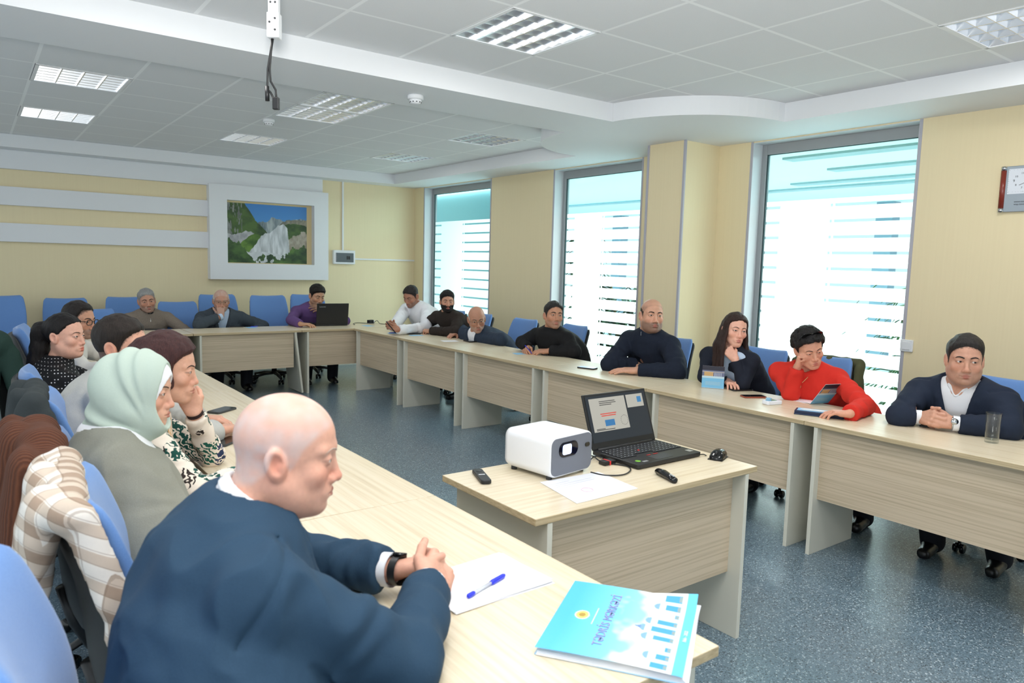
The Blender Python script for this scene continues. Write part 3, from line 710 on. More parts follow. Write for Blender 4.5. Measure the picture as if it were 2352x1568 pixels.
M_EYES = {}
def eye_mesh(col):
    if col in M_EYES: return M_EYES[col]
    me = bpy.data.meshes.new('eye'); bm = bmesh.new(); bmesh.ops.create_uvsphere(bm, u_segments=24, v_segments=16, radius=.0131); bm.to_mesh(me); bm.free()
    for pl in me.polygons: pl.use_smooth = True
    m = mat('eye_'+col, (238, 234, 230), .12); t = NT(m); v = t.obj(); s = t.n('ShaderNodeSeparateXYZ'); t.l(v, s.inputs[0])
    q = t.math('DIVIDE', s.outputs['Y'], .0131)
    t.base(t.ramp(q, [(0, (204, 184, 176)), (.5, (206, 200, 196)), (.885, col), (.958, (10, 9, 9))], 'CONSTANT')); me.materials.append(m); M_EYES[col] = me; return me
def hair_mat(c1, c2, rough=.45):
    n = 'hair_%s_%s' % (c1, c2)
    if n in MATS: return MATS[n]
    m = mat(n, c1, rough, spec=.25); t = NT(m); nz = t.noise(t.obj((210, 210, 26)), 1., 4, .7); t.base(t.ramp(nz, [(.3, c1), (.75, c2)])); t.bump(nz, .8, .005); return m
HAIRLINE = ([-.12, -.085, -.055, -.030, -.018, -.008, .012, .020, .035, .055, .075, .10], [-.070, -.068, -.060, -.035, .012, .018, -.022, -.012, .022, .046, .062, .074])
def hair_field(style, p, q):
    """returns mesh of the hair in head space"""
    st = q.get('step', .004); t0 = q.get('t', .008)
    lo, hi = np.array([-.125, -.15, -.13]), np.array([.125, .125, .16])
    if style in ('long', 'pony', 'bob', 'curly'): lo = np.array([-.15, -.19, -.48 if style != 'curly' else -.16]); hi = np.array([.15, .13, .165])
    if style in ('long', 'pony'): lo[2] = q.get('zlo', -.40)
    F = Field(lo, hi, st); x, y, z = F.ax[0][:, None, None], F.ax[1][None, :, None], F.ax[2][None, None, :]; ax = np.abs(x)
    nz = vnoise(x*1.0, y*.6, z*.35, 90)*q.get('nz', .006)+vnoise(x, y, z, 26)*q.get('nz', .006)
    top = np.clip((z-.03)/.09, 0, 1)*q.get('top', .008)
    sk = skull(x, y, z, p); side = .35+.65*np.clip((z-.005)/.06, 0, 1)
    line = np.interp(y, *HAIRLINE)+q.get('line', 0)*np.clip((y-.03)/.05, 0, 1)-q.get('temple', 0)*np.exp(-((ax-.045)/.02)**2)*np.clip(y/.06, 0, 1)*-1
    if style not in ('short', 'buzz', 'horseshoe'): side = side*0+1
    d = sk-(t0*side+top)*np.clip((z-line+.004)/.022, .1, 1)+nz*side
    if style in ('short', 'buzz'):
        d = smax(d, -(z-line)*.8+vnoise(x, y*.5, z*.5, 190)*.007, .002)
    elif style == 'beard':
        d = head_f(x, y, z, p)-t0+vnoise(x, y, z, 140)*.004; d = smax(d, (z+.040-.28*np.maximum(.085-y, 0)), .006); d = smax(d, -(y-.012), .006); d = smax(d, -(z+.130), .006); d = smax(d, -ell((0, .10, -.0735), (.026, .03, .0125), x, y, z), .003); d = smax(d, -ell((0, .10, -.035), (.024, .05, .024), x, y, z), .004); sk = sk-9
    elif style == 'horseshoe':
        d = smax(d, -(z-line)*.8, .006); d = smax(d, (z-(.045-.35*(y+.02)))*.8+vnoise(x, y, z, 120)*.02, .01)
    elif style in ('long', 'pony', 'bob', 'curly'):
        line = np.interp(y, [-.12, -.02, 0, .012, .02, .035, .055, .075, .10], [-.075, -.06, -.05, -.03, .02, .036, .056, .066, .075] if style != 'pony' else [-.075, -.062, .008, .014, .022, .036, .056, .068, .080])+q.get('line', 0)*np.clip(y/.05, 0, 1)+vnoise(x, y, z, 120)*.012
        d = smax(d, -(z-line)*.8, .006)
        if style == 'long':
            for s in (1, -1):
                for k, (r, fy) in enumerate(((.030, .030), (.036, -.010), (.040, -.055))):
                    a = (s*.070, fy, .03); b = (s*(.088+.004*k), fy+.004, -.13); c = (s*(.080+.01*k), fy+.03*q.get('fwd', 1), q.get('zlo', -.36)+.05+.02*k)
                    d = smin(d, rc(a, b, r*.55, r*.9, x, y, z, sq=(np.array([1., 0, 0]), 1.7))+nz, .02); d = smin(d, rc(b, c, r*.9, r*.55, x, y, z, sq=(np.array([1., 0, 0]), 1.4))+nz, .02)
            d = smin(d, rc((0, -.085, .02), (0, -.105, -.25), .05, .05, x, y, z, sq=(np.array([0, 1., 0]), 1.5))+nz, .03)
        if style == 'pony':
            d = smin(d, rc((0, -.10, .045), (0, -.135, .02), .034, .045, x, y, z)+nz, .02)
            d = smin(d, rc((0, -.135, .02), (.02, -.150, -.16), .048, .052, x, y, z)+nz*1.5, .02); d = smin(d, rc((.02, -.150, -.16), (.03, -.125, q.get('zlo', -.4)+.05), .050, .02, x, y, z)+nz*2, .02)
        if style == 'bob':
            for s in (1, -1):
                for k, (r, fy) in enumerate(((.018, .012), (.030, -.018), (.040, -.055))):
                    d = smin(d, rc((s*.066, fy, .03), (s*.074, fy+(.012 if k == 0 else 0), -.05-.02*k), r, r*.8, x, y, z)+nz, .02)
            d = smin(d, rc((0, -.075, .03), (0, -.09, -.09), .06, .045, x, y, z)+nz, .03)
        if style == 'curly':
            rg = np.random.default_rng(4)
            for k in range(190):
                a, b = rg.uniform(0, 2*pi), rg.uniform(-.25, 1); cx, cy, cz = .078*cos(a)*(1-b*b)**.5, -.010+.098*sin(a)*(1-b*b)**.5, .03+.092*b
                if cz > np.interp(cy, [-.12, 0, .03, .09], [-.08, -.03, .03, .07]): d = smin(d, ell((cx*1.12, cy*1.10-.004, cz+.006), (.017, .016, .016), x, y, z), .003)
            d = smax(d, -(z-line)*.8, .006)
    if style != 'beard': d = smax(d, -(sk+.006), .002)      # hollow
    if style in ('long', 'bob', 'pony', 'curly'):     # keep the face free
        d = smax(d, -ell((0, .090, -.024), (.058, .064, .100), x, y, z)+vnoise(x, y, z, 110)*.006, .006)
    F.D = np.broadcast_to(d, F.D.shape).astype(np.float32).copy(); F.D[[0, -1]] = .1; F.D[:, [0, -1]] = .1; F.D[:, :, [0, -1]] = .1
    return F.mesh(1)
V_ = lambda *a: np.array(a, float)
def cloth(name, c, c2=None, rough=.85, scale=500, bump=.14, sheen=.0):
    n = 'cloth_'+name
    if n in MATS: return MATS[n]
    m = mat(n, c, rough, spec=.25, sheen=sheen); t = NT(m); v = t.obj(); f = t.noise(v, scale, 2)
    c2 = c2 or tuple(min(255, int(q*1.12+4)) for q in c); t.base(t.mix(f, c, c2)); 
    h = t.math('ADD', t.math('MULTIPLY', f, .15), t.math('MULTIPLY', t.noise(v, 17, 4, .6), 1.0)); t.bump(h, bump, .018); return m

# ------------------------------------------------------------------ garments hung over chair backs
def drape(key, name, label, M, rolls, seed=0, amp=.010, step=.009):
    o = [c for k_, c in CHO.items() if key in k_][0]; F = Field((-.36, -.62, .38), (.36, .0, 1.26), step)
    for a, b, ra, rb, sq in rolls: F.rc(a, b, ra, rb, .03, sq=(V_(0, 1., 0) if sq else V_(1., 0, 0), 1.7) if sq is not None else None)
    c, q = F.mesh(2); c = wrinkle(c, q, amp, 11, seed); g = org(name, c, q, M, None); g.location = o.location; g.rotation_euler = o.rotation_euler; g.scale = o.scale
    return tag(g, label, 'jacket' if 'shirt' not in name else 'shirt')
m = mat('plaid', (226, 216, 204), .9); t = NT(m); v = t.obj(); sx = t.n('ShaderNodeSeparateXYZ'); t.l(v, sx.inputs[0])
def band(s, per, w_): q_ = t.math('FRACT', t.math('MULTIPLY', s, 1/per)); return t.math('LESS_THAN', q_, w_)
diag = t.math('ADD', sx.outputs['X'], t.math('MULTIPLY', sx.outputs['Y'], .35)); zz = t.math('ADD', sx.outputs['Z'], t.math('MULTIPLY', sx.outputs['Y'], .6))
b1 = t.math('ADD', t.math('MULTIPLY', band(diag, .062, .45), .5), t.math('MULTIPLY', band(zz, .062, .45), .5)); l1 = t.math('MAXIMUM', band(diag, .031, .08), band(zz, .031, .08))
t.base(t.mix(t.math('MULTIPLY', l1, .45), t.ramp(b1, [(.2, (234, 228, 220)), (.5, (206, 190, 174)), (.9, (168, 146, 128))]), (140, 118, 102))); t.bump(t.noise(v, 20, 4), .2, .015); M_PLAID = m
def rib(n, c, c2, f):
    m = mat(n, c, .95); t = NT(m); v = t.obj(); w_ = t.n('ShaderNodeTexWave', wave_type='BANDS', bands_direction='X'); w_.inputs['Scale'].default_value = f; w_.inputs['Distortion'].default_value = 1.2; t.l(v, w_.inputs['Vector']); t.base(t.mix(w_.outputs['Fac'], c, c2)); t.bump(w_.outputs['Fac'], .5, .004); return m
T1 = [((-.22, -.325, 1.085), (.22, -.325, 1.085), .040, .040, None)]
drape('with a plaid shirt', 'plaid_shirt', 'beige plaid shirt hung over a blue chair back behind the headscarf woman', M_PLAID, T1+[((-.20, -.37, 1.06), (-.17, -.42, .66), .055, .075, True), ((-.02, -.375, 1.08), (-.06, -.42, .72), .06, .06, True), ((.16, -.37, 1.07), (.13, -.41, .82), .06, .05, True), ((.235, -.30, 1.07), (.255, -.235, .88), .030, .032, False), ((.255, -.235, .88), (.262, -.20, .66), .032, .034, False)], 1.3)
drape('brown knitted jacket over', 'knit_jacket', 'dark brown ribbed jacket hung over a blue chair back at the left edge', rib('brown_rib', (78, 44, 30), (104, 62, 42), 40), [((-.27, -.35, 1.03), (-.1, -.33, 1.085), .05, .05, None), ((-.1, -.33, 1.085), (.12, -.33, 1.085), .05, .05, None), ((.12, -.33, 1.085), (.28, -.30, 1.0), .05, .05, None), ((-.2, -.39, 1.05), (-.18, -.45, .62), .07, .08, True), ((.02, -.39, 1.08), (.02, -.46, .62), .07, .08, True), ((.2, -.38, 1.05), (.2, -.44, .64), .07, .07, True), ((.28, -.29, 1.02), (.30, -.18, .78), .045, .04, False)], 2.1)
drape('under the man in grey', 'grey_jacket', 'charcoal jacket hung over the chair behind the man in grey', cloth('charcoal', (48, 54, 56), (60, 66, 68)), T1+[((-.18, -.38, 1.06), (-.18, -.44, .62), .06, .08, True), ((.05, -.38, 1.07), (.05, -.45, .62), .06, .08, True), ((.22, -.36, 1.04), (.24, -.40, .64), .055, .07, True), ((.25, -.30, 1.03), (.28, -.22, .74), .04, .04, False)], 3.7)
drape('dark green coat', 'green_coat', 'dark green padded coat hung over a chair at the far left edge', cloth('dark_green', (30, 52, 48), (44, 66, 58)), [((-.24, -.33, 1.08), (.24, -.33, 1.10), .065, .07, None), ((-.2, -.36, 1.06), (-.2, -.42, .55), .09, .10, True), ((.02, -.38, 1.08), (.02, -.46, .52), .09, .11, True), ((.22, -.36, 1.06), (.24, -.40, .56), .085, .09, True), ((.26, -.28, 1.04), (.30, -.2, .7), .05, .05, False), ((-.26, -.28, 1.04), (-.30, -.2, .7), .05, .05, False)], 5.1)
drape('under the woman in red', 'olive_jacket', 'olive jacket hung over the chair behind the woman in red', cloth('olive', (70, 72, 50), (86, 88, 62)), [((-.24, -.325, 1.04), (.24, -.325, 1.04), .045, .045, None), ((-.18, -.38, 1.0), (-.2, -.44, .62), .06, .07, True), ((.2, -.38, 1.0), (.2, -.44, .62), .06, .07, True), ((.27, -.28, 1.0), (.30, -.16, .66), .045, .05, False), ((-.27, -.28, 1.0), (-.30, -.16, .66), .045, .05, False)], 6.4)
# ------------------------------------------------------------------ people
V_ = lambda *a: np.array(a, float)
def unit(v): v = np.asarray(v, float); return v/max(np.linalg.norm(v), 1e-9)
CURL = dict(flat=[(6, 10, 6)]*4, relax=[(18, 24, 14), (22, 28, 16), (26, 32, 18), (30, 36, 20)], fist=[(72, 95, 60), (74, 96, 60), (76, 96, 60), (78, 95, 60)],
            hold=[(40, 48, 30), (44, 52, 30), (48, 54, 32), (50, 56, 32)], pen=[(42, 52, 26), (52, 58, 30), (64, 72, 36), (70, 76, 36)],
            clasp=[(46, 62, 34), (50, 64, 36), (52, 64, 36), (52, 62, 34)], drape=[(32, 20, 10), (36, 24, 12), (42, 28, 14), (48, 32, 16)])
def hand_prims(Wp, d, n, side, preset, sc=1., thumb=None):
    d = unit(d); n = unit(n-d*(n@d)); t = np.cross(n, d) if side == 'R' else np.cross(d, n)
    P = lambda u, v, w=0.: Wp+(t*u+d*v+n*w)*sc
    ku, kv, L = (.030, .0105, -.0095, -.0285), (.090, .094, .089, .080), ((.044, .026, .021), (.049, .030, .022), (.045, .028, .021), (.035, .021, .019))
    out = []
    for i in range(4): out.append((P(ku[i]*.5, .006, -.001), P(ku[i], kv[i]), .0175*sc, .0118*sc, .010))
    out.append((P(.012, .020, -.006), P(.026, .050, -.010), .015*sc, .013*sc, .010)); out.append((P(-.016, .02, -.006), P(-.022, .05, -.007), .014*sc, .012*sc, .010))
    tips = []
    for i in range(4):
        a = 0; K = P(ku[i], kv[i]); fan = (.10, .02, -.05, -.13)[i]; r = (.0096, .0100, .0095, .0084)[i]
        for j in range(3):
            a += R_(CURL[preset][i][j]); dv = unit(d*cos(a)-n*sin(a)+t*fan*cos(a)); K2 = K+dv*L[i][j]*sc
            out.append((K, K2, r*(1-.07*j)*sc, r*(.92-.09*j)*sc, .0025)); K = K2
        tips.append(K)
    th = {'fist': (.12, .55, -.85), 'clasp': (.5, .85, -.25), 'hold': (.35, .9, -.45), 'pen': (.15, .9, -.6)}.get(preset, (.62, .78, -.22)) if thumb is None else thumb
    a, b = P(.018, .020, -.006), P(.044, .050, -.016); dv = unit(t*th[0]+d*th[1]+n*th[2]); c = b+dv*.034*sc; dv2 = unit(t*(th[0]-.25)+d*th[1]+n*(th[2]-.1)); e = c+dv2*.026*sc
    out += [(a, b, .0150*sc, .0118*sc, .008), (b, c, .0112*sc, .0100*sc, .003), (c, e, .0100*sc, .0082*sc, .003)]
    return out
SKIN = lambda r: vcol_mat('skin_%.2f' % r, r, .12, .4, (700, .06, .001))
def headrot(a, p, r):
    """columns right, forward, up in world axes for a compass yaw, pitch (up +), roll (to own right +), in degrees"""
    a, p, r = R_(a), R_(p), R_(r); R0 = V_(sin(a), -cos(a), 0); F0 = V_(cos(a), sin(a), 0); U0 = V_(0, 0, 1)
    F = F0*cos(p)+U0*sin(p); U = U0*cos(p)-F0*sin(p); return np.stack([R0*cos(r)-U*sin(r), F, U*cos(r)+R0*sin(r)], 1)
def person(label, hip, face, head, hy, hp=0, hr=0, hs=1.08, sk=(196, 150, 122), fem=False, sw=None, fat=0., arms=None, top=None, hair=None, hf=None, far=1., hipz=.56, tw=0., col_lip=(170, 98, 86),
           stub=0., stubc=(110, 96, 88), brow=((40, 32, 28), .0032), eye=(66, 44, 30), gaze=(0, 0), scalp=None, red=.25, legs=True, pants=(26, 28, 34), shoes=(18, 18, 20), lean=(0, 0), wr=.004, glasses=None, lash=.5, group=None, knee=(.40, -.02), foot=.0, nk=None, bs=None, band=None):
    S = bs or hs; HS = hs; nk = nk or ((-.045, -.152) if fem else (-.045, -.140)); fa = R_(face); RT = np.stack([V_(sin(fa), -cos(fa), 0), V_(cos(fa), sin(fa), 0), V_(0, 0, 1)], 1); O = V_(hip[0], hip[1], 0)
    L = lambda w: RT.T@(np.asarray(w, float)-O)
    D_ = lambda w: RT.T@np.asarray(w, float)
    H = L(head); Rh = RT.T@headrot(hy, hp, hr); hw = lambda q: H+Rh@(np.asarray(q, float)*HS)
    p = dict(HF); p.update(hf or {}); 
    if fem: p = {**p, **{k: v for k, v in dict(jaw=.86, neck=.045, brow=.75, lip=1.15, nose=.965, chin=.97).items() if k not in (hf or {})}}
    N = hw((0, nk[0], nk[1])); hipc = V_(0, 0, hipz); sw = sw or (.165 if fem else .188)*S
    x_ = V_(cos(R_(tw)), sin(R_(tw)), 0)
    P1 = hipc+V_(0, -.03, .20)*S; P2 = N+V_(0, -.075, -.17)*S; bz = lambda u: hipc*(1-u)**3+P1*3*u*(1-u)**2+P2*3*u*u*(1-u)+N*u**3
    us = (0, .22, .45, .68, .86, .97); sp = [bz(u) for u in us]
    hw_ = [.170, .155, .152, .165, .150, .08] if not fem else [.172, .145, .138, .148, .132, .065]
    hd_ = [.115, .108+.5*fat, .108+fat, .112+.4*fat, .098, .062] if not fem else [.115, .100, .102, .112, .088, .052]
    hw_ = [(w+(fat*.7 if 0 < i < 4 else 0))*S for i, w in enumerate(hw_)]; hd_ = [q*S for q in hd_]
    SH = {'R': N+x_*sw+V_(0, -.012, -.062)*S, 'L': N-x_*sw+V_(0, -.012, -.062)*S}
    AR = {}
    for s in 'RL':
        a = dict((arms or {}).get(s) or {}); Wp = L(a['w']) if 'w' in a else hw(a['wh']); u, f = .292*S, .262*S
        SHs = SH[s]+D_(a.get('sh', (0, 0, 0))); SH[s] = SHs; v = Wp-SHs; dd = np.linalg.norm(v)
        if dd > (u+f)*.995: k = dd/(u+f)*1.005; u *= k; f *= k
        aa = (u*u-f*f+dd*dd)/(2*dd); h = max(u*u-aa*aa, 0)**.5; e = D_(a.get('e', (0, 0, -1))); vn = v/dd; e = unit(e-vn*(e@vn)); ez = a.get('ez', .79 if Wp[2] > .765 else 0)
        if SHs[2]+vn[2]*aa+e[2]*h < ez:      # elbows rest on the desk, not in it
            e2 = np.cross(vn, e); best = max(((e*cos(q_)+e2*sin(q_)) for q_ in np.linspace(-pi, pi, 181)), key=lambda q_: (min((SHs+vn*aa+q_*h)[2], ez)*50+q_@e)); e = unit(best)
        El = SHs+vn*aa+e*h
        if 'E' in a: El = L(a['E'])
        AR[s] = dict(S=SHs, E=El, W=Wp, d=D_(a.get('d', (0, 0, 0))) if 'd' in a else unit(Wp-El), n=D_(a.get('n', (0, 0, 1))), c=a.get('c', 'relax'), th=a.get('th'), bare=a.get('bare', 0))
        if AR[s]['th'] is not None: AR[s]['th'] = AR[s]['th']
        AR[s]['f'] = f
    msz = .94 if fem else 1.0
    hp_ = {s: hand_prims(AR[s]['W'], AR[s]['d'], AR[s]['n'], s, AR[s]['c'], S*msz, AR[s]['th']) for s in 'RL'}
    LG = []
    for s in (1, -1):
        hj = hipc+V_(s*.095, .02, -.015)*S; kn = hj+V_(s*.05, knee[0]*S, knee[1]); an = V_(kn[0]+s*.01, kn[1]+.03+foot, .10*S); LG.append((hj, kn, an))
    # ---------------- body: one surface
    allp = [H, N, hipc]+[AR[s][k] for s in 'RL' for k in 'SEW']+[q for g in LG for q in g]
    for s in 'RL': allp += [q[1] for q in hp_[s]]
    allp = np.array(allp); lo, hi = allp.min(0)-.17, allp.max(0)+.17; lo[2] = 0
    hb = (H-.165*HS, H+.165*HS, .0026*far*HS)
    fine = [hb]
    for s in 'RL':
        q = np.array([k for g in hp_[s] for k in g[:2]]); fine.append((q.min(0)-.016, q.max(0)+.016, .0032*max(far, .8)))
    F = Field(lo, hi, .016, fine); c_ = .86
    for i in range(5): F.rc(sp[i], sp[i+1], hd_[i]*c_, hd_[i+1]*c_, .04, sq=(x_, (hd_[i]+hd_[i+1])/(hw_[i]+hw_[i+1])))
    m_ = 1. if not fem else .86
    for s in 'RL':
        A = AR[s]; F.rc(N+V_(0, -.005, -.03)*S, A['S'], .046*S, .046*S*m_, .03); F.rc(A['S'], A['E'], .048*S*m_, .040*S*m_, .03); F.rc(A['E'], A['W'], .040*S*m_, .0265*S*msz, .02)
        for g in hp_[s]: F.rc(g[0], g[1], g[2], g[3], g[4])
    if legs:
        for hj, kn, an in LG: F.rc(hj, kn, .075*S, .055*S, .03); F.rc(kn, an, .052*S, .035*S, .03)
    F.rc(hw((0, -.045, -.12)), N+V_(0, 0, -.03), p['neck']*1.03*S, p['neck']*1.12*S, .03)
    def hd(x, y, z):
        X = [(x-H[0])*Rh[0, k]+(y-H[1])*Rh[1, k]+(z-H[2])*Rh[2, k] for k in range(3)]; return head_f(X[0]/HS, X[1]/HS, X[2]/HS, p)*HS
    F.op(hd, H-.20*HS, H+.155*HS, .012)
    co, Q = F.mesh(1)
    hl = (co-H)@Rh/HS; x, y, z = hl.T; ax = np.abs(x); inh = (np.abs(hl).max(1) < .16)
    rgb = np.repeat(lin_arr(sk)[None], len(co), 0)*(1+.10*vnoise(co[:, 0], co[:, 1], co[:, 2], 55)[:, None]+.10*vnoise(co[:, 0], co[:, 1], co[:, 2], 190)[:, None])
    def blend(mask, c): m = np.clip(mask, 0, 1)[:, None]; rgb[:] = rgb*(1-m)+lin_arr(c)*m
    sm = lambda v, a, b: np.clip((v-a)/(b-a), 0, 1)
    rd = red*np.exp(-(((ax-.042)/.022)**2+((y-.07)/.03)**2+((z+.035)/.022)**2))+red*1.2*np.exp(-((x/.016)**2+((y-.10)/.02)**2+((z+.042)/.016)**2))+red*np.exp(-(((ax-.08)/.012)**2+((y+.015)/.03)**2+((z+.01)/.035)**2))
    blend(rd*inh, tuple(np.array(sk)*V_(1.02, .80, .76)))
    if stub: blend(stub*inh*sm(-z+.25*np.maximum(.075-y, 0), .045, .062)*sm(y, .0, .03)*sm(z, -.135, -.122)*(1-.0*ax), stubc); blend(stub*.8*inh*np.exp(-(((z+.058)/.006)**2))*(ax < .026)*(y > .08), stubc)
    if scalp:
        ln = np.interp(y, *HAIRLINE); k = sm(z-ln, -.004, .012)*inh; blend(k*scalp[1]*(.75+.9*vnoise(x, y, z, 60)), scalp[0])
        if len(scalp) > 2: blend(k*sm(z, .05, .075)*sm(y, -.07, -.02)*scalp[2], sk)
    if hair and not scalp and not fem and (hair[0] if isinstance(hair, list) else hair)['style'] == 'short': hcol = (hair[0] if isinstance(hair, list) else hair); ln = np.interp(y, *HAIRLINE)+hcol.get('line', 0)*np.clip((y-.03)/.05, 0, 1); blend(sm(z-ln+.020*vnoise(x, y, z, 170), -.010, .006)*inh*.85*(1-((ax > .0725) & (y < .012) & (y > -.05) & (z < .03))), hcol['col'][0])
    lp = np.minimum(rc((0, .0955, -.0675), (.020, .0845, -.0705), .0046, .0026, ax, y, z), rc((0, .0940, -.0785), (.017, .0850, -.0760), .0060, .0030, ax, y, z)); blend((1-sm(lp, .0012, .0032))*inh*.8, col_lip)
    el = ((ax-.031)/.0132)**2+((z+.0015)/p['open'])**2; blend(lash*inh*(y > .06)*np.exp(-((el-1.35)/.55)**2), (44, 32, 28))
    M = SKIN(.46)
    # vertices are already in the person's own frame
    body = org('person', co, Q, M, None, rgb); body.matrix_world = Matrix.Translation(Vector(O))@Matrix(RT.tolist()).to_4x4(); tag(body, label, 'person', group)
    T = (Rh*HS, H)
    hm = Matrix([[*(Rh[i]*HS), H[i]] for i in range(3)]+[[0, 0, 0, 1]])
    for s in (1, -1):
        e = bpy.data.objects.new('eye', eye_mesh('%02x%02x%02x' % eye)); COL.objects.link(e); e.parent = body
        e.matrix_local = hm@Matrix.Translation((s*EYE[0], EYE[1], EYE[2]))@Matrix.Rotation(R_(-gaze[0]), 4, 'Z')@Matrix.Rotation(R_(gaze[1]), 4, 'X')
        bc, bt = brow; mb = MB(); pts = []
        for bx, bz_ in ((.013, .0165), (.022, .0205), (.033, .0225), (.043, .020), (.050, .015)):
            pts.append((s*bx, surf_y(bx, bz_, p)+.0006, bz_))
        mb.tube(pts, [bt*.9, bt*1.1, bt, bt*.8, bt*.3], 8, flat=.9); b = mb.build('eyebrow', mat('brow_%d_%d_%d' % bc, bc, .8), body); b.matrix_local = hm
    # ---------------- hair
    if hair:
        for hd_i in (hair if isinstance(hair, list) else [hair]):
            q = dict(hd_i); q.setdefault('step', .0036*far); hc, hq = hair_field(q['style'], p, q); org('beard' if q['style'] == 'beard' else 'hair', hc, hq, hair_mat(*q['col'], q.get('rough', .5)), body, None, T)
    # ---------------- clothes
    K = dict(body=body, N=N, H=H, hw=hw, sp=sp, hw_=hw_, hd_=hd_, AR=AR, S=S, x=x_, hm=hm, p=p, far=far, LG=LG, hipc=hipc, D=D_, L=L, fem=fem, m=m_)
    def garment(name, M, inf=.012, sleeve=1., sl_r=(.060, .053, .044), cuffcut=.012, neck=.068, wrk=wr, step=None, V=None, collar=None, hem=None, seed=0., mod=None, back=0., seam=False):
        st = step or .0075*max(far, .85); pts = np.array(sp+[AR[s][k] for s in 'RL' for k in ('SEW' if sleeve > .5 else 'SE' if sleeve > 0 else 'S')]+[hw((0, 0, -.05))]); lo, hi = pts.min(0)-.24, pts.max(0)+.16
        lo[2] = max(lo[2], hipz-.16); G = Field(lo, hi, st)
        for i in range(5): G.rc(sp[i], sp[i+1], hd_[i]+inf, hd_[i+1]+inf, .05, sq=(x_, (hd_[i]+hd_[i+1])/(hw_[i]+hw_[i+1])))
        if fem:
            for s in (1, -1): G.ell(sp[3]+x_*(s*.075*S)+V_(0, .085, -.02)*S, V_(.07, .06, .075)*S, .05)
        for s in 'RL':
            A = AR[s]; G.rc(N+V_(0, -.008, -.035)*S, A['S']+V_(0, 0, .004), .05*S+inf*.5, sl_r[0]*S*m_, .04)
            if sleeve > 0: G.rc(A['S'], A['E'], sl_r[0]*S*m_, sl_r[1]*S*m_, .03, wr=.0035 if wrk else 0)
            if sleeve > .5:
                fd = unit(A['W']-A['E']); wc = A['W']-fd*(cuffcut+A['bare']); G.rc(A['E'], wc, sl_r[1]*S*m_, sl_r[2]*S*m_, .012, wr=.003 if wrk else 0)
        if mod: mod(G)
        if seam:
            for s in 'RL':
                A = AR[s]; d_ = unit(A['E']-A['S']); c_s = A['S']-d_*.01
                sl, X, Y, Z = G.box(c_s-.13, c_s+.13); pr = (X-c_s[0])*d_[0]+(Y-c_s[1])*d_[1]+(Z-c_s[2])*d_[2]; rr = (X-c_s[0])**2+(Y-c_s[1])**2+(Z-c_s[2])**2; G.D[sl] += .007*np.exp(-(pr/.008)**2)*(rr < .0115)
        a = unit(hw((0, -.03, -.06))-N)
        if neck: G.rc(N+a*-.03*S, N+a*.16*S, neck*S*.93, neck*S, .006, True)
        if collar:
            for (h, R0, r, sq_) in collar:
                c = N+a*h*S
                def ring(X, Y, Z, c=c, R0=R0*S, r=r*S, sq_=sq_): q = (X-c[0])*a[0]+(Y-c[1])*a[1]+(Z-c[2])*a[2]; rr = np.sqrt(np.maximum((X-c[0])**2+(Y-c[1])**2+(Z-c[2])**2-q*q, 0)); return np.sqrt((rr-R0)**2+(q*sq_)**2)-r
                G.op(ring, c-.11*S, c+.11*S, .008)
        if V:       # open front: half width at the collar, depth below the neck
            fy = {}
            def cutf(X, Y, Z): w = V[0]*np.clip((Z-(N[2]-V[1]))/V[1], -.2, 1.3); ys = np.interp(Z, [q[2] for q in sp], [q[1] for q in sp]); return np.maximum(np.abs((X-N[0])*x_[0]+(Y-N[1])*x_[1]*.4)-w, -(Y-ys-.0))
            for s in (1, -1):      # lapels
                pa = []
                for u in (0, .25, .5, .75, 1):
                    zz = N[2]+.015-(V[1]+.0)*u; xx = N[0]+s*(V[0]*(1-u)*1.05+.008+.022*sin(pi*u)); zi = np.interp(zz, [q[2] for q in sp], np.arange(6)); pa.append(V_(xx, min(fronty(G, xx, zz), np.interp(zi, np.arange(6), [q[1] for q in sp])+np.interp(zi, np.arange(6), hd_)+inf+.02)-.004, zz))
                for u in range(4): G.rc(pa[u], pa[u+1], .012, .012, .012)
            G.op(cutf, N-V_(.2, .25, V[1]+.03), N+V_(.2, .3, .14), .004, True)
        if sleeve > .5:
            for s in 'RL':
                A = AR[s]; fd = unit(A['W']-A['E']); wc = A['W']-fd*(cuffcut+A['bare'])
                G.op(lambda X, Y, Z: np.maximum(-((X-wc[0])*fd[0]+(Y-wc[1])*fd[1]+(Z-wc[2])*fd[2]), np.sqrt((X-wc[0])**2+(Y-wc[1])**2+(Z-wc[2])**2)-.075), wc-.08, wc+.08, .002, True)
        if hem is not None: G.op(lambda X, Y, Z: (Z-(hipz+hem))+0*X+0*Y, lo, V_(hi[0], hi[1], hipz+hem), .004, True)
        c2, q2 = G.mesh(1)
        if wrk: c3 = wrinkle(c2, q2, wrk, seed=seed+label.__len__()*.37); c2 = c2+(c3-c2)*np.clip((np.linalg.norm(c2-N, axis=1)-.09)/.09, 0, 1)[:, None]
        return org(name, c2, q2, M, body)
    K['garment'] = garment
    if top: top(K)
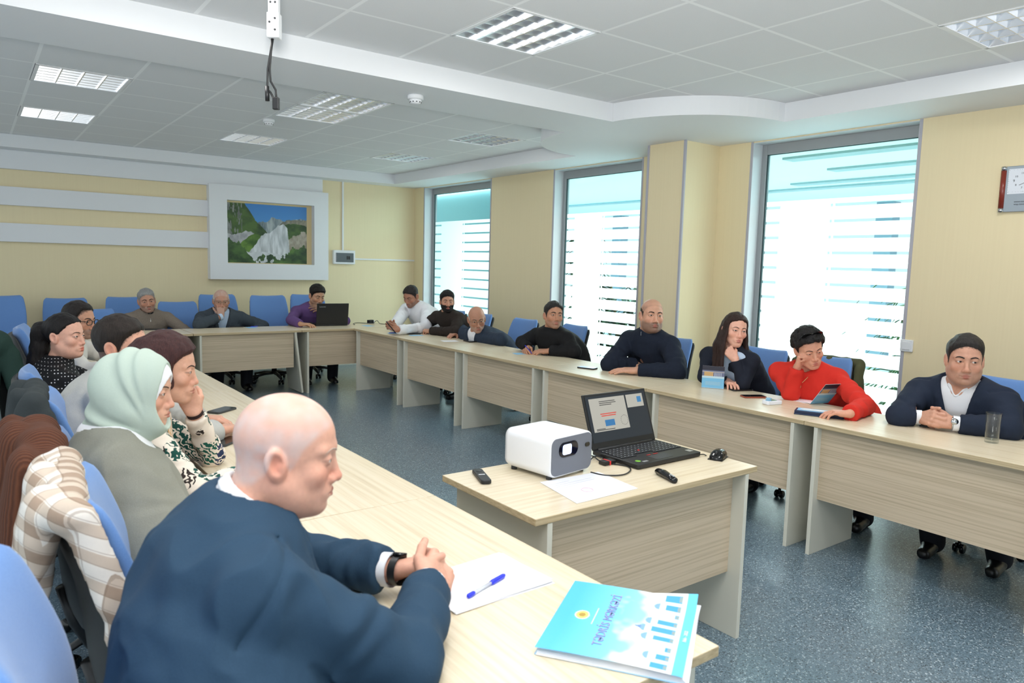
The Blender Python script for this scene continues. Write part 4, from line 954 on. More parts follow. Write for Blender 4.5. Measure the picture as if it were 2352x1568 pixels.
    if legs:
        G = Field(np.array([g[i] for g in LG for i in range(3)]).min(0)-.17, np.array([g[i] for g in LG for i in range(3)]+[hipc]).max(0)+.17, .013)
        G.rc(hipc-x_*.06*S, hipc+x_*.06*S, .125*S, .125*S, .04)
        for hj, kn, an in LG: G.rc(hj, kn, .098*S, .073*S, .04); G.rc(kn, an+V_(0, 0, -.045), .070*S, .058*S, .03)
        c2, q2 = G.mesh(1); org('trousers', wrinkle(c2, q2, .004, 9), q2, cloth('trousers_%d_%d_%d' % pants, pants), body)
        for hj, kn, an in LG:
            G = Field(an-V_(.08, .10, .10), an+V_(.08, .26, .06), .007); b = V_(an[0], an[1], 0)
            G.rc(b+V_(0, -.035, .05), b+V_(0, .02, .075), .040, .045, .02); G.rc(b+V_(0, .0, .045), b+V_(0, .155, .032), .042, .036, .03); G.op(lambda X, Y, Z: (Z-.003)+0*X+0*Y, an-.2, V_(an[0]+.2, an[1]+.3, .003), .0, True)
            c2, q2 = G.mesh(1); org('shoe', c2, q2, mat('shoe_%d_%d_%d' % shoes, shoes, .3), body)
    if band:
        A = AR[band]; fd = unit(A['W']-A['E']); c = A['W']+fd*.004; MB().tube([c-fd*.007, c+fd*.007], .0315*S*msz, 20, caps=False).tube([c+fd*.007, c-fd*.007], .030*S*msz, 20, caps=False).build('bracelet', mat('dark_band', (44, 24, 26), .8), body)
    if glasses:
        g = MB(); gc, yy, w_, h_ = glasses
        for s in (1, -1):
            rr = rrect(w_, h_, h_*.42, 4, s*.033, -.004); g.tube([(a, yy-.25*max(abs(a)-.02, 0)**1.2, b) for a, b in rr+rr[:1]], .0016 if gc != 'dark' else .0024, 6, caps=False)
            g.tube([(s*(.033+w_/2), yy-.012, .004), (s*.076, yy-.03, .004), (s*.082, -.005, .002), (s*.080, -.02, -.012)], .0016 if gc != 'dark' else .0024, 6)
        g.tube([(-.033+w_/2, yy, 0), (0, yy+.004, .003), (.033-w_/2, yy, 0)], .0016, 6)
        o = g.build('glasses', M_BLACKG if gc == 'dark' else mat('thin_gold', (150, 140, 120), .25, .9), body); o.matrix_local = hm
    return K
def fronty(G, x, z):
    i = min(max(np.searchsorted(G.ax[0], x), 0), len(G.ax[0])-1); k = min(max(np.searchsorted(G.ax[2], z), 0), len(G.ax[2])-1); q = np.where(G.D[i, :, k] < 0)[0]
    return float(G.ax[1][q[-1]]) if len(q) else 0.
def cuffs(K, M, r=.037, out=.012, back=.03):
    for s in 'RL':
        A = K['AR'][s]; fd = unit(A['W']-A['E']); a, b = A['W']-fd*(back+A['bare']), A['W']+fd*(out-.004-A['bare']); S = K['S']*(.9 if K['fem'] else 1)
        mb = MB(); mb.tube([a, b], [r*S*.98, r*S], 24, caps=False); mb.tube([b, a], [r*S*.93, r*S*.93], 24, caps=False); o = mb.build('cuff', M, K['body'])
def shirt_collar(K, M, h=.012, R0=.066, pts=True):
    """stand-up shirt collar with two points"""
    N, S, a = K['N'], K['S'], unit(K['hw']((0, -.03, -.06))-K['N']); G = Field(N-.13*S, N+.14*S, .0042)
    f = unit(V_(0, 1, 0)-a*a[1]); r = np.cross(f, a)
    for k in range(24):
        t0, t1 = -2.75+5.5*k/24, -2.75+5.5*(k+1)/24; q = lambda t, up, R: N+a*(h+up)*S+(r*sin(t+pi)*R+f*cos(t+pi)*R)*S
        for up, R in ((.022, R0-.004), (.010, R0), (-.004, R0)): G.rc(q(t0, up-.012*abs(t0)/2.75, R), q(t1, up-.012*abs(t1)/2.75, R), .0062, .0062, .006)
    if pts:
        for s in (1, -1):
            t = s*2.72; b = N+a*(h+.002)*S+(r*sin(t+pi)*R0+f*cos(t+pi)*R0)*S; G.rc(b, b+(f*.016-a*.046+r*(-s)*-.022)*S*1.0, .008, .005, .006); G.rc(b+(r*(s)*-.012)*S, b+(f*.016-a*.046+r*(-s)*-.022)*S, .008, .005, .008)
    c, q = G.mesh(1); return org('shirt_collar', c, q, M, K['body'])
def watch(K, s, M1, M2, off=.022, r=.0315):
    A = K['AR'][s]; fd = unit(A['W']-A['E']); S = K['S']; c = A['W']-fd*off; mb = MB(); mb.tube([c-fd*.010, c+fd*.010], r*S, 24, caps=False).tube([c+fd*.010, c-fd*.010], r*S*.94, 24, caps=False); b = mb.build('wristwatch', M1, K['body'])
    n = unit(A['n']-fd*(A['n']@fd)); MB().cyl(c+n*(r*S-.004), c+n*(r*S+.007), .017, n=24).build('watch_case', M2, b)
    return b
M_SHIRT = cloth('white_shirt', (232, 234, 240), (244, 245, 248), .7)
M_BSHIRT = cloth('pale_blue_shirt', (178, 200, 226), (190, 210, 232), .7)
def suit(col, name, V=(.075, .30), shirt=M_SHIRT, cuff=True, ch=.012, **k):
    def f(K):
        K['garment']('shirt', shirt, inf=.004, sleeve=0, neck=.060, wrk=.002)
        K['garment']('jacket', cloth(name, col), **{**dict(seam=True, inf=.022, sl_r=(.068, .060, .047), cuffcut=.022, neck=.074, V=V, hem=-.12, collar=((-.010, .081, .014, .40), )), **k})
        shirt_collar(K, shirt, ch)
        if cuff: cuffs(K, shirt)
    return f
def jumper(col, name, collar=((.012, .064, .011, 1.), ), neck=.064, **k):
    c2 = k.pop('c2', None); mt = k.pop('mt', None); ex = k.pop('extra', None); gn = k.pop('gname', 'jumper')
    def f(K):
        K['garment'](gn, mt or cloth(name, col, c2), neck=neck, collar=collar, **k)
        if ex: ex(K)
    return f
def zipper(K, depth=.12, n=.02):
    N, S = K['N'], K['S']; q = [K['sp'][i] for i in (3, 4)]; g = MB(); pts = []
    for u in range(6):
        zz = N[2]+n-depth*u/5; i = np.interp(zz, [w[2] for w in K['sp']], np.arange(6)); hd = np.interp(i, np.arange(6), K['hd_']); yy = np.interp(zz, [w[2] for w in K['sp']], [w[1] for w in K['sp']]); pts.append((N[0], max(yy+hd+.019, N[1]+.076*S if u < 2 else -9), zz))
    g.tube(pts, .004, 8, flat=.6); b = g.build('zip', M_SILVER, K['body']); MB().box((-.004, -.003, -.022), (.004, .003, 0), M=Matrix.Translation(Vector(pts[-1])+Vector((0, .004, .01)))).build('zip_pull', M_CHROME, b)
def T(px, z=.79): return tuple(atz(px, z))
def HX(px, X): return atx(px, X)
def HY(px, Y): return aty(px, Y)
# ---- left row -----------------------------------------------------------------------------------------------------------
person('older bald man in a navy suit with hands clasped on the nearest desk', (.36, 1.25), -8, atd((660, 1035), 1.44), -24, -8, 0, 1.0, bs=1.12, sk=(216, 164, 142), sw=.215, fat=.03, far=.72, nk=(-.06, -.140),
       arms=dict(R=dict(w=tuple(atz((984, 1345), .828)), E=T((925, 1522), .80), e=(-.1, -.6, -1), d=(.78, .70, .10), n=(.60, -.62, .55), c='clasp', th=(.35, .9, .1)), L=dict(w=tuple(atz((897, 1308), .825)), e=(-.2, 1., -.5), d=(.95, -.32, .06), n=(.05, .62, .80), c='clasp', th=(.25, .9, .3))),
       top=lambda K: (suit((38, 61, 82), 'navy_suit', (.07, .28), step=.0055, ch=.030, wrk=.010)(K), watch(K, 'L', M_BLACK, M_BLACKG, -.022, .0315)), scalp=((206, 194, 192), .62, .35), brow=((176, 156, 144), .0016), hf=dict(jaw=1.10, fat=.7, neck=.064, nose=.985), red=.5, lash=.3)
M_CARD = cloth('sage_cardigan', (132, 132, 122), None, .9, 350, .16)
def hijab(K):
    p, S, far = K['p'], K['S'], K['far']
    K['garment']('blouse', M_SHIRT, inf=.022, sleeve=0, neck=.052, wrk=.004, collar=((.0, .072, .022, .6), (-.02, .088, .020, .6)))
    K['garment']('cardigan', M_CARD, inf=.032, sl_r=(.078, .072, .056), neck=.112, hem=-.13, wrk=.008, mod=lambda G: G.ell(K['N']+V_(0, .075, .01), V_(.12, .11, .065), .01, True))
    F = Field((-.15, -.19, -.27), (.15, .14, .16), .0042); x, y, z = F.ax[0][:, None, None], F.ax[1][None, :, None], F.ax[2][None, None, :]; ax = np.abs(x)
    sk = skull(x, y, z, p); d = sk-.017; d = smin(d, ell((0, -.080, .012), (.066, .062, .066), x, y, z), .04)
    d = smin(d, rc((0, -.045, -.03), (0, -.060, -.118), .086, .088, x, y, z), .04); d = smin(d, rc((0, .042, -.102), (0, .020, -.125), .044, .044, x, y, z), .04)
    ph = np.arctan2(z+.13, -(y-.075)+.0*x); rad = np.sqrt((z+.13)**2+(y-.075)**2); d = d-.0050*np.sin(ph*19+x*22+3*np.sin(ph*5))*np.clip(rad/.10, 0, 1)*np.clip((.05-y)/.05, 0, 1)
    d = smax(d, -ell((0, .116, -.008), (.068, .090, .108), x, y, z), .008)
    F.D = np.broadcast_to(d, F.D.shape).astype(np.float32).copy(); F.D[[0, -1]] = .1; F.D[:, [0, -1]] = .1; F.D[:, :, [0, -1]] = .1
    c, q = F.mesh(1); org('headscarf', c, q, cloth('mint_scarf', (178, 194, 182), (192, 206, 195), .8, 700, .12), K['body'], None, (Rscale(K)))
    F = Field((-.12, -.02, -.05), (.12, .14, .16), .0035); x, y, z = F.ax[0][:, None, None], F.ax[1][None, :, None], F.ax[2][None, None, :]
    d = smax(skull(x, y, z, p)-.010, -ell((0, .106, -.050), (.062, .080, .104), x, y, z), .004); d = smax(d, -(z+.02), .002); F.D = np.broadcast_to(d, F.D.shape).astype(np.float32).copy(); F.D[[0, -1]] = .1; F.D[:, [0, -1]] = .1; F.D[:, :, [0, -1]] = .1
    c, q = F.mesh(1); org('undercap', c, q, M_SHIRT, K['body'], None, Rscale(K))
def Rscale(K): m = np.array(K['hm']); return (m[:3, :3], m[:3, 3])
person('woman in a mint green headscarf and loose grey cardigan', (.47, 2.18), -6, atd((318, 894), 2.22), -26, -6, 0, .96, sk=(214, 166, 142), fem=True, sw=.165, far=.8, nk=(-.055, -.15),
       arms=dict(R=dict(w=(.64, 1.98, .70), E=tuple(atd((392, 1250), 2.06)), d=(1, .2, -.1), c='relax'), L=dict(w=(.52, 2.38, .70), e=(-.4, .6, -1), d=(1, -.2, -.1), c='relax')), top=hijab, brow=((70, 52, 44), .0022), red=.35, hf=dict(fat=.3, nose=.975))
# leaf print
m = mat('leaf_print', (232, 220, 206), .8, spec=.25); t = NT(m); v = t.obj((1, 1, 1)); nn = t.n('ShaderNodeTexNoise'); nn.inputs['Scale'].default_value = 9; t.l(v, nn.inputs['Vector'])
wv = t.n('ShaderNodeTexWave', wave_type='BANDS', bands_direction='DIAGONAL'); wv.inputs['Scale'].default_value = 22; wv.inputs['Distortion'].default_value = 9; wv.inputs['Detail'].default_value = 1.5; wv.inputs['Detail Scale'].default_value = 2.2; t.l(v, wv.inputs['Vector'])
vo = t.n('ShaderNodeTexVoronoi'); vo.inputs['Scale'].default_value = 11; t.l(v, vo.inputs['Vector']); sp_ = t.n('ShaderNodeSeparateColor'); t.l(vo.outputs['Color'], sp_.inputs[0])
leafc = t.ramp(sp_.outputs[0], [(0, (24, 74, 66)), (.3, (40, 52, 84)), (.55, (52, 44, 40)), (.8, (30, 92, 78)), (.94, (214, 160, 84))], 'CONSTANT')
leaf = t.math('MULTIPLY', t.math('GREATER_THAN', wv.outputs['Fac'], .50), t.math('GREATER_THAN', sp_.outputs[1], .12)); leaf = t.math('MULTIPLY', leaf, t.math('LESS_THAN', vo.outputs['Distance'], .62))
t.base(t.mix(leaf, (234, 222, 208), leafc)); t.bump(t.noise(v, 17, 4), .25, .015); M_LEAF = m
person('woman in a leaf print blouse resting her chin on her fist', (.36, 2.92), -8, atd((382, 846), 2.66), -20, -6, 0, 1.03, sk=(214, 164, 140), fem=True, far=.85,
       arms=dict(L=dict(w=tuple(atd((448, 950), 2.74)), E=T((486, 1044), .79), d=(-.38, .05, 1), n=(-.2, -1, .1), c='fist'), R=dict(w=(.80, 2.62, .79), e=(-.3, -.8, -.6), d=(.6, .8, 0), n=(0, 0, 1), c='relax')),
       top=jumper(None, None, mt=M_LEAF, gname='blouse', neck=.07, collar=None, wrk=.006), hair=dict(style='bob', col=((46, 26, 28), (84, 50, 48)), line=-.004, t=.012, top=.010), brow=((60, 40, 36), .0024), red=.35, band='L')
def grey_m(K):
    K['garment']('jumper', cloth('grey_knit', (176, 176, 172), (190, 190, 186), .95, 300, .2), neck=.070, collar=((.006, .066, .010, 1.), ), inf=.018, sl_r=(.066, .058, .048), wrk=.007)
person('broad man in a light grey jumper seen past the headscarf', (.42, 3.52), -10, atd((280, 793), 3.16), -30, 2, 0, 1.06, sk=(212, 160, 136), sw=.215, fat=.05, arms=dict(R=dict(w=(.86, 3.36, .79), e=(-.3, -1, -.4), d=(.8, .6, 0), c='relax'), L=dict(w=(.86, 3.66, .79), e=(-.3, 1, -.4), d=(.8, -.6, 0), c='relax')),
       top=grey_m, hair=dict(style='short', col=((26, 21, 18), (52, 42, 36)), t=.007, line=-.006), stub=.3, brow=((34, 26, 22), .0036), far=.9, red=.35)
m = mat('polka_dots', (16, 17, 20), .7, spec=.25); t = NT(m); v = t.obj((64, 64, 64)); fr_ = t.n('ShaderNodeVectorMath', operation='FRACTION'); t.l(v, fr_.inputs[0]); sb = t.n('ShaderNodeVectorMath', operation='SUBTRACT'); sb.inputs[1].default_value = (.5, .5, .5); t.l(fr_.outputs[0], sb.inputs[0])
ln = t.n('ShaderNodeVectorMath', operation='LENGTH'); t.l(sb.outputs[0], ln.inputs[0]); t.base(t.mix(t.math('LESS_THAN', ln.outputs['Value'], .22), (17, 18, 22), (214, 212, 214))); M_DOTS = m
person('woman with long black hair in a black blouse with white dots', (.40, 4.50), -6, atd((150, 770), 4.05), -38, 0, 0, 1.0, sk=(220, 168, 146), fem=True, sw=.178, arms=dict(R=dict(w=(.82, 4.40, .79), e=(-.3, -1, -.5), d=(.8, .6, 0), c='relax'), L=dict(w=(.84, 4.72, .79), e=(-.3, 1, -.5), d=(.8, -.6, 0), c='relax')),
       top=jumper(None, None, mt=M_DOTS, gname='blouse', collar=((.01, .06, .016, .6), ), neck=.058), hair=dict(style='pony', col=((14, 12, 13), (34, 28, 28)), t=.007, top=.004, line=.010, zlo=-.36), brow=((40, 28, 24), .0022), hf=dict(fat=.6, jaw=.98), col_lip=(196, 84, 70))
person('man in dark-rimmed glasses and beige shirt behind the woman in dots', (.40, 5.72), -14, atd((182, 735), 5.2), -44, -4, 0, 1.08, sk=(206, 152, 124), arms=dict(R=dict(w=(.82, 5.42, .80), e=(-.3, -1, -.5), d=(.6, .8, 0), c='fist'), L=dict(w=(.84, 5.80, .79), e=(-.3, 1, -.5), d=(.8, -.6, 0), c='relax')),
       top=jumper((206, 202, 196), 'beige_shirt', gname='shirt', collar=((.012, .066, .013, .7), )), hair=dict(style='short', col=((24, 20, 18), (50, 42, 38)), t=.008, line=.012, temple=.02), stub=.55, brow=((30, 24, 22), .0034), glasses=('dark', .102, .046, .032))
# ---- back row -----------------------------------------------------------------------------------------------------------
M_ZIG = cloth('brown_knit', (108, 98, 88), (150, 138, 126), .95, 160, .6)
person('grey haired man in a brown quarter zip sweater at the back', (1.60, 9.22), -86, HY((337, 690), 9.12), -92, -4, 7, 1.1, sk=(190, 140, 116), arms=dict(R=dict(w=(1.38, 8.80, .66), e=(-1, .2, -.4), d=(.4, -1, 0), c='relax'), L=dict(w=(1.84, 8.80, .66), e=(1, .2, -.4), d=(-.4, -1, 0), c='relax')),
       top=lambda K: (K['garment']('jumper', M_ZIG, neck=.066, collar=None), K['garment']('collar_band', cloth('dark_collar', (30, 30, 32)), sleeve=0, inf=-.03, neck=.060, collar=((.012, .067, .012, .7), ), wrk=0), zipper(K, .10)),
       hair=dict(style='short', col=((112, 112, 112), (176, 176, 174)), t=.007, line=.004), stub=.45, stubc=(130, 122, 116), brow=((46, 40, 38), .0040), hf=dict(jaw=1.04), gaze=(0, 0))
person('white haired man in a grey suit holding his hand to his nose', (2.44, 9.12), -94, HY((508, 690), 9.0), -100, -8, 0, 1.12, sk=(188, 140, 118), foot=-.12, arms=dict(R=dict(wh=(.015, .125, -.150), e=(-.8, -.3, -1), d=(.05, .15, 1), n=(-.3, -1, .2), c='drape'), L=dict(w=(2.74, 8.86, .70), e=(1, .3, -.3), d=(-.4, -1, 0), c='relax')),
       top=suit((58, 66, 74), 'grey_suit', (.085, .32), shirt=M_BSHIRT), hair=dict(style='horseshoe', col=((168, 168, 168), (214, 214, 212)), t=.009), scalp=((206, 196, 190), .5, .3), brow=((170, 160, 150), .0030), stub=.25, stubc=(170, 160, 152), glasses=('thin', .102, .044, .028))
person('dark haired man in a purple sweater behind the open laptop', (3.56, 9.16), -98, HY((728, 679), 8.93), -84, -14, -3, 1.12, sk=(196, 150, 120), sw=.205, foot=-.12, arms=dict(L=dict(wh=(-.035, .155, -.120), e=(.9, .1, -1), d=(-1, .15, .25), n=(.0, -1, .45), c='drape'), R=dict(w=T((690, 744), .79), e=(-1, .3, -.3), d=(.85, -.6, 0), n=(0, 0, 1), c='relax')),
       top=jumper((92, 66, 116), 'purple_knit', c2=(112, 84, 136)), hair=dict(style='short', col=((18, 15, 15), (40, 34, 32)), t=.011, line=-.004, top=.012), stub=.45, brow=((24, 20, 18), .0040))
# ---- window row ---------------------------------------------------------------------------------------------------------
def white_shirt(K): K['garment']('shirt', M_SHIRT, inf=.016, sl_r=(.066, .058, .044), neck=.066, wrk=.007); shirt_collar(K, M_SHIRT)
person('man in a white shirt looking down at the phone in his hands', (4.74, 7.78), 192, HX((944, 680), 4.40), 206, -24, 0, 1.08, sk=(176, 124, 100), foot=-.25, sw=.205, fat=.03, arms=dict(R=dict(w=T((903, 752), .83), e=(.2, 1, -.5), d=(-.75, -.35, .45), n=(-.3, .9, .3), c='hold'), L=dict(w=T((914, 757), .815), E=T((978, 752), .81), d=(-.8, .25, .45), n=(-.3, -.9, .3), c='hold')),
       top=white_shirt, hair=dict(style='short', col=((26, 22, 22), (52, 46, 44)), t=.006, line=.006), stub=.5, brow=((30, 24, 22), .0038))
def dark_shirt(K): m = cloth('dark_brown_shirt', (40, 33, 30), (52, 44, 40)); K['garment']('shirt', m, inf=.016, sl_r=(.066, .058, .046), neck=.064, wrk=.006); shirt_collar(K, m, pts=False); watch(K, 'L', M_CHROME, M_CHROME)
person('bearded man in a dark brown shirt with a steel watch', (4.72, 6.90), 186, HX((1027, 692), 4.36), 246, 0, 0, 1.0, sk=(196, 146, 120), foot=-.25, sw=.20, arms=dict(L=dict(w=T((990, 760), .79), E=T((1046, 762), .81), d=(-.55, .85, 0), n=(-.2, -.2, 1), c='fist'), R=dict(w=T((960, 751), .79), E=T((978, 744), .83), d=(-.5, -.85, 0), n=(0, 0, 1), c='fist')),
       top=dark_shirt, hair=[dict(style='short', col=((14, 12, 12), (34, 30, 28)), t=.010, top=.010, line=-.004), dict(style='beard', col=((18, 15, 14), (40, 33, 30)), t=.005)], stub=.8, stubc=(40, 32, 28), brow=((18, 15, 14), .0038))
person('old bald man in gold glasses and a navy jacket leaning over a tablet', (4.60, 6.36), 182, HX((1095, 732), 4.24), 244, -14, 6, 1.12, sk=(186, 136, 112), foot=-.25, sw=.20, arms=dict(R=dict(w=T((1052, 766), .79), E=T((1052, 752), .83), d=(-1, -.25, -.05), n=(-.1, 0, 1), c='relax'), L=dict(w=T((1098, 771), .80), E=T((1152, 780), .81), d=(-.7, .75, 0), n=(-.1, -.2, 1), c='fist')),
       top=suit((40, 50, 66), 'navy_jacket', (.085, .28)), hair=dict(style='horseshoe', col=((176, 172, 168), (212, 208, 204)), t=.004), brow=((90, 80, 74), .0036), stub=.4, stubc=(160, 146, 138), glasses=('thin', .103, .046, .030), hf=dict(nose=1.05))
def black_j(K): K['garment']('jumper', cloth('black_knit', (20, 20, 22), (30, 30, 32)), neck=.064, collar=((.016, .064, .014, .6), ), inf=.018, sl_r=(.066, .058, .046), wrk=.006)
person('dark haired man in a black sweater writing with a blue pen', (4.56, 5.16), 184, HX((1271, 724), 4.34), 250, 6, -4, 1.06, sk=(192, 140, 112), foot=-.25, sw=.205, fat=.03, arms=dict(R=dict(w=T((1214, 800), .79), E=T((1200, 786), .83), d=(-.9, -.55, 0), n=(-.1, .55, .8), c='pen'), L=dict(w=T((1262, 806), .79), E=T((1320, 808), .80), d=(-.75, .7, -.05), n=(-.1, -.2, 1), c='relax')),
       top=black_j, hair=dict(style='short', col=((24, 22, 22), (58, 54, 52)), t=.008, top=.007, line=.008), stub=.35, brow=((24, 20, 18), .0040))
def qzip(K): K['garment']('jumper', cloth('navy_knit', (22, 28, 42), (30, 38, 54)), neck=.066, collar=((.018, .067, .012, .5), ), inf=.018, sl_r=(.068, .060, .046), wrk=.006); zipper(K, .13, .03); watch(K, 'L', M_BLACK, M_BLACKG)
person('balding man in a navy quarter zip with a black watch', (4.58, 4.06), 182, HX((1497, 724), 4.34), 240, 4, -3, 1.13, sk=(206, 156, 130), foot=-.25, sw=.215, fat=.03, arms=dict(L=dict(w=T((1464, 850), .79), E=T((1556, 853), .80), d=(-.68, .78, -.05), n=(-.1, -.15, 1), c='flat'), R=dict(w=T((1462, 838), .79), E=T((1400, 836), .80), d=(-.2, -1, 0), n=(0, 0, 1), c='relax')),
       top=qzip, scalp=((120, 96, 84), .55, .85), hair=dict(style='horseshoe', col=((40, 32, 28), (74, 60, 52)), t=.0025, nz=.002), stub=.75, stubc=(104, 84, 74), brow=((44, 32, 26), .0038), hf=dict(fat=.4, jaw=1.06, neck=.062))
def navy_w(K): K['garment']('blouse', M_BSHIRT, inf=.008, sleeve=0, neck=.056, wrk=.002); K['garment']('cardigan', cloth('navy_cardigan', (24, 28, 40), (32, 37, 50)), inf=.020, neck=.074, V=(.055, .34), hem=-.12, wrk=.006); shirt_collar(K, M_BSHIRT, R0=.060)
person('young woman with long dark hair, chin on her hand, in a navy cardigan', (4.60, 3.18), 184, HX((1688, 757), 4.30), 240, 0, -6, .98, sk=(226, 172, 150), fem=True, foot=-.25, sw=.18, arms=dict(L=dict(wh=(.000, .082, -.205), E=T((1706, 882), .79), d=(-.35, .65, .85), n=(-.9, -.6, .1), c='fist'), R=dict(w=T((1672, 876), .79), E=T((1618, 866), .81), d=(-.6, -.8, 0), c='relax')),
       top=navy_w, hair=dict(style='long', col=((30, 22, 21), (66, 44, 38)), t=.010, top=.004, zlo=-.36), brow=((44, 30, 26), .0024), col_lip=(178, 98, 92), lash=.8)
def red_j(K):
    K['garment']('jumper', cloth('red_knit', (206, 44, 36), (218, 58, 46), .9), neck=.080, collar=None, inf=.016, sl_r=(.068, .062, .052), wrk=.006)
    N, S = K['N'], K['S']; g = MB(); a = []
    for k in range(13): t_ = -1+2*k/12; a.append((N[0]+t_*.068*S, N[1]+(.078-.055*abs(t_)**1.5)*S+.030*(1-abs(t_)), N[2]+.010-.115*(1-abs(t_)**1.3)))
    sg = MB(); Mg = Matrix.Translation((0, .062, .118))@Matrix.Rotation(R_(58), 4, 'X')
    for s in (1, -1): sg.prism([(x_, y_) for x_, y_ in rrect(.058, .044, .019, 5, s*.034, 0)], -.002, .002, M=Mg); sg.tube([Mg@Vector((s*.063, .006, 0)), (s*.082, .03, .075), (s*.084, -.02, .04)], .003, 8)
    sg.tube([Mg@Vector((-.008, .006, .001)), Mg@Vector((.008, .006, .001))], .003, 8); sg = sg.build('sunglasses', M_BLACKG, K['body']); sg.matrix_local = K['hm']
    g.tube(a, .0018, 6); g.sphere((a[6][0], a[6][1]+.004, a[6][2]-.014), (.009, .004, .014)); g.build('necklace', mat('gold', (196, 170, 120), .3, 1.), K['body'])
person('curly haired woman in a red jumper resting her head on her fist', (4.58, 2.38), 192, HX((1858, 799), 4.26), 236, -16, 14, 1.0, sk=(216, 158, 132), fem=True, foot=-.25, sw=.185, arms=dict(R=dict(wh=(.092, .030, -.100), E=T((1816, 903), .79), d=(-.1, -.25, 1), n=(-.3, .9, .2), c='fist'), L=dict(w=T((1952, 950), .79), E=T((1986, 932), .80), d=(-.5, .85, 0), c='relax')),
       top=red_j, hair=dict(style='curly', col=((14, 13, 14), (40, 37, 38)), t=.014, top=.012, nz=.016), brow=((52, 38, 32), .0024), hf=dict(open=.0018, fat=.3), col_lip=(180, 92, 84), lash=.9)
def navy_s(K): suit((30, 38, 54), 'dark_navy_suit', (.085, .34))(K); watch(K, 'L', M_CHROME, M_CHROME, -.004)
person('man in a navy suit and open white shirt with clasped hands beside the glass', (4.60, 1.62), 188, HX((2216, 825), 4.28), 208, -2, 0, 1.08, sk=(206, 154, 130), foot=-.25, sw=.20, fat=.05, arms=dict(R=dict(w=T((2112, 958), .80), E=T((2066, 954), .80), d=(-.45, -.85, .15), n=(-.75, .55, .35), c='clasp', th=(.3, .9, .2)), L=dict(w=T((2192, 972), .80), E=T((2318, 984), .80), d=(-.35, .9, .12), n=(-.75, -.5, .4), c='clasp', th=(.3, .9, .2))),
       top=navy_s, hair=dict(style='short', col=((30, 27, 27), (58, 53, 51)), t=.008, top=.008, line=.010), stub=.3, brow=((44, 34, 30), .0036), hf=dict(fat=.8, jaw=1.10, neck=.064), gaze=(-18, 0))
# ------------------------------------------------------------------ things on the desks
DZ = .75
def lay(name, px, w, l, h, rz, label, cat, m, group=None, bevel=.0, parts=None, z=DZ, r=.008):
    """a thin box lying at the pixel's place on a desk top; w along its own x, l along y"""
    p = atz(px, z); r_ = empty(name, (p[0], p[1], z+.0005), R_(rz), label, cat, group)
    MB().prism(rrect(w, l, r, 4), 0, h).build('body', m, r_, bevel=bevel); return r_
M_SCREEN = mat('phone_glass', (10, 11, 13), .08)
def phone(px, rz, label, case=M_BLACK, screen=M_SCREEN, w=.078, l=.155, z=DZ, h=.010):
    p = atz(px, z); r_ = empty('mobile_phone', (p[0], p[1], z+.0005), R_(rz), label, 'phone', 'phones on the desks')
    MB().prism(rrect(w, l, .012, 5), 0, h).build('case', case, r_, bevel=.002); MB().prism(rrect(w-.006, l-.008, .010, 5), h, h+.0008).build('screen', screen, r_)
    c = MB()
    for k in range(3): c.cyl((w/2-.014, l/2-.016-.012*k, -.0006), (w/2-.014, l/2-.016-.012*k, 0), .005, n=10)
    c.build('camera_lens', M_BLACKG, r_); return r_
M_LIT = mat('phone_lit', (180, 200, 215), .1, emit=(150, 180, 200), estr=.5)
phone((1349, 846), 20, 'black phone with its screen lit, left of the quarter zip man\'s hands', screen=M_LIT)
phone((1701, 896), 68, 'small black phone in front of the young woman in navy'); phone((1730, 912), 62, 'black phone in a red-brown case on the window row desk', mat('brown_leather', (150, 78, 56), .5))
phone((510, 944), -52, 'grey phone lying before the woman in leaf print', M_DARK); phone((522, 1016), -48, 'dark phone half hidden behind the bald man\'s head', M_DARK)
phone((543, 751), 80, 'dark phone on the back desk before the grey suit man'); phone((942, 762), 82, 'slim black phone on the desk before the man in white shirt'); phone((1000, 767) if 0 else (948, 771), 78, 'thin dark phone before the bearded man') if 0 else phone((950, 767), 75, 'thin dark phone before the bearded man')
phone((2128, 976), 118, 'black phone under the suited man\'s clasped hands'); phone((1262, 815), 100, 'dark phone under the hand of the man in black', w=.07)
o = phone((897, 752), 60, 'black phone held in the hands of the man in white shirt', z=.86); o.rotation_euler = (R_(50), R_(-10), R_(75))
def paper(px, w, l, rz, label, n=1, m=M_PAPER, cat='paper', group=None, z=DZ, name='paper_sheet'):
    p = atz(px, z); mb = MB()
    for k in range(n):
        a = R_((k*37 % 7-3)*.7); x, y = ((k*13 % 5)-2)*.0015, ((k*7 % 5)-2)*.0015; M_ = Matrix.Translation((x, y, 0))@Matrix.Rotation(a, 4, 'Z'); mb.box((-w/2, -l/2, .0004+k*.0012), (w/2, l/2, .0012+k*.0012), M=M_)
    o = mb.build(name, m, loc=(p[0], p[1], z)); o.rotation_euler = (0, 0, R_(rz)); return tag(o, label, cat, group)
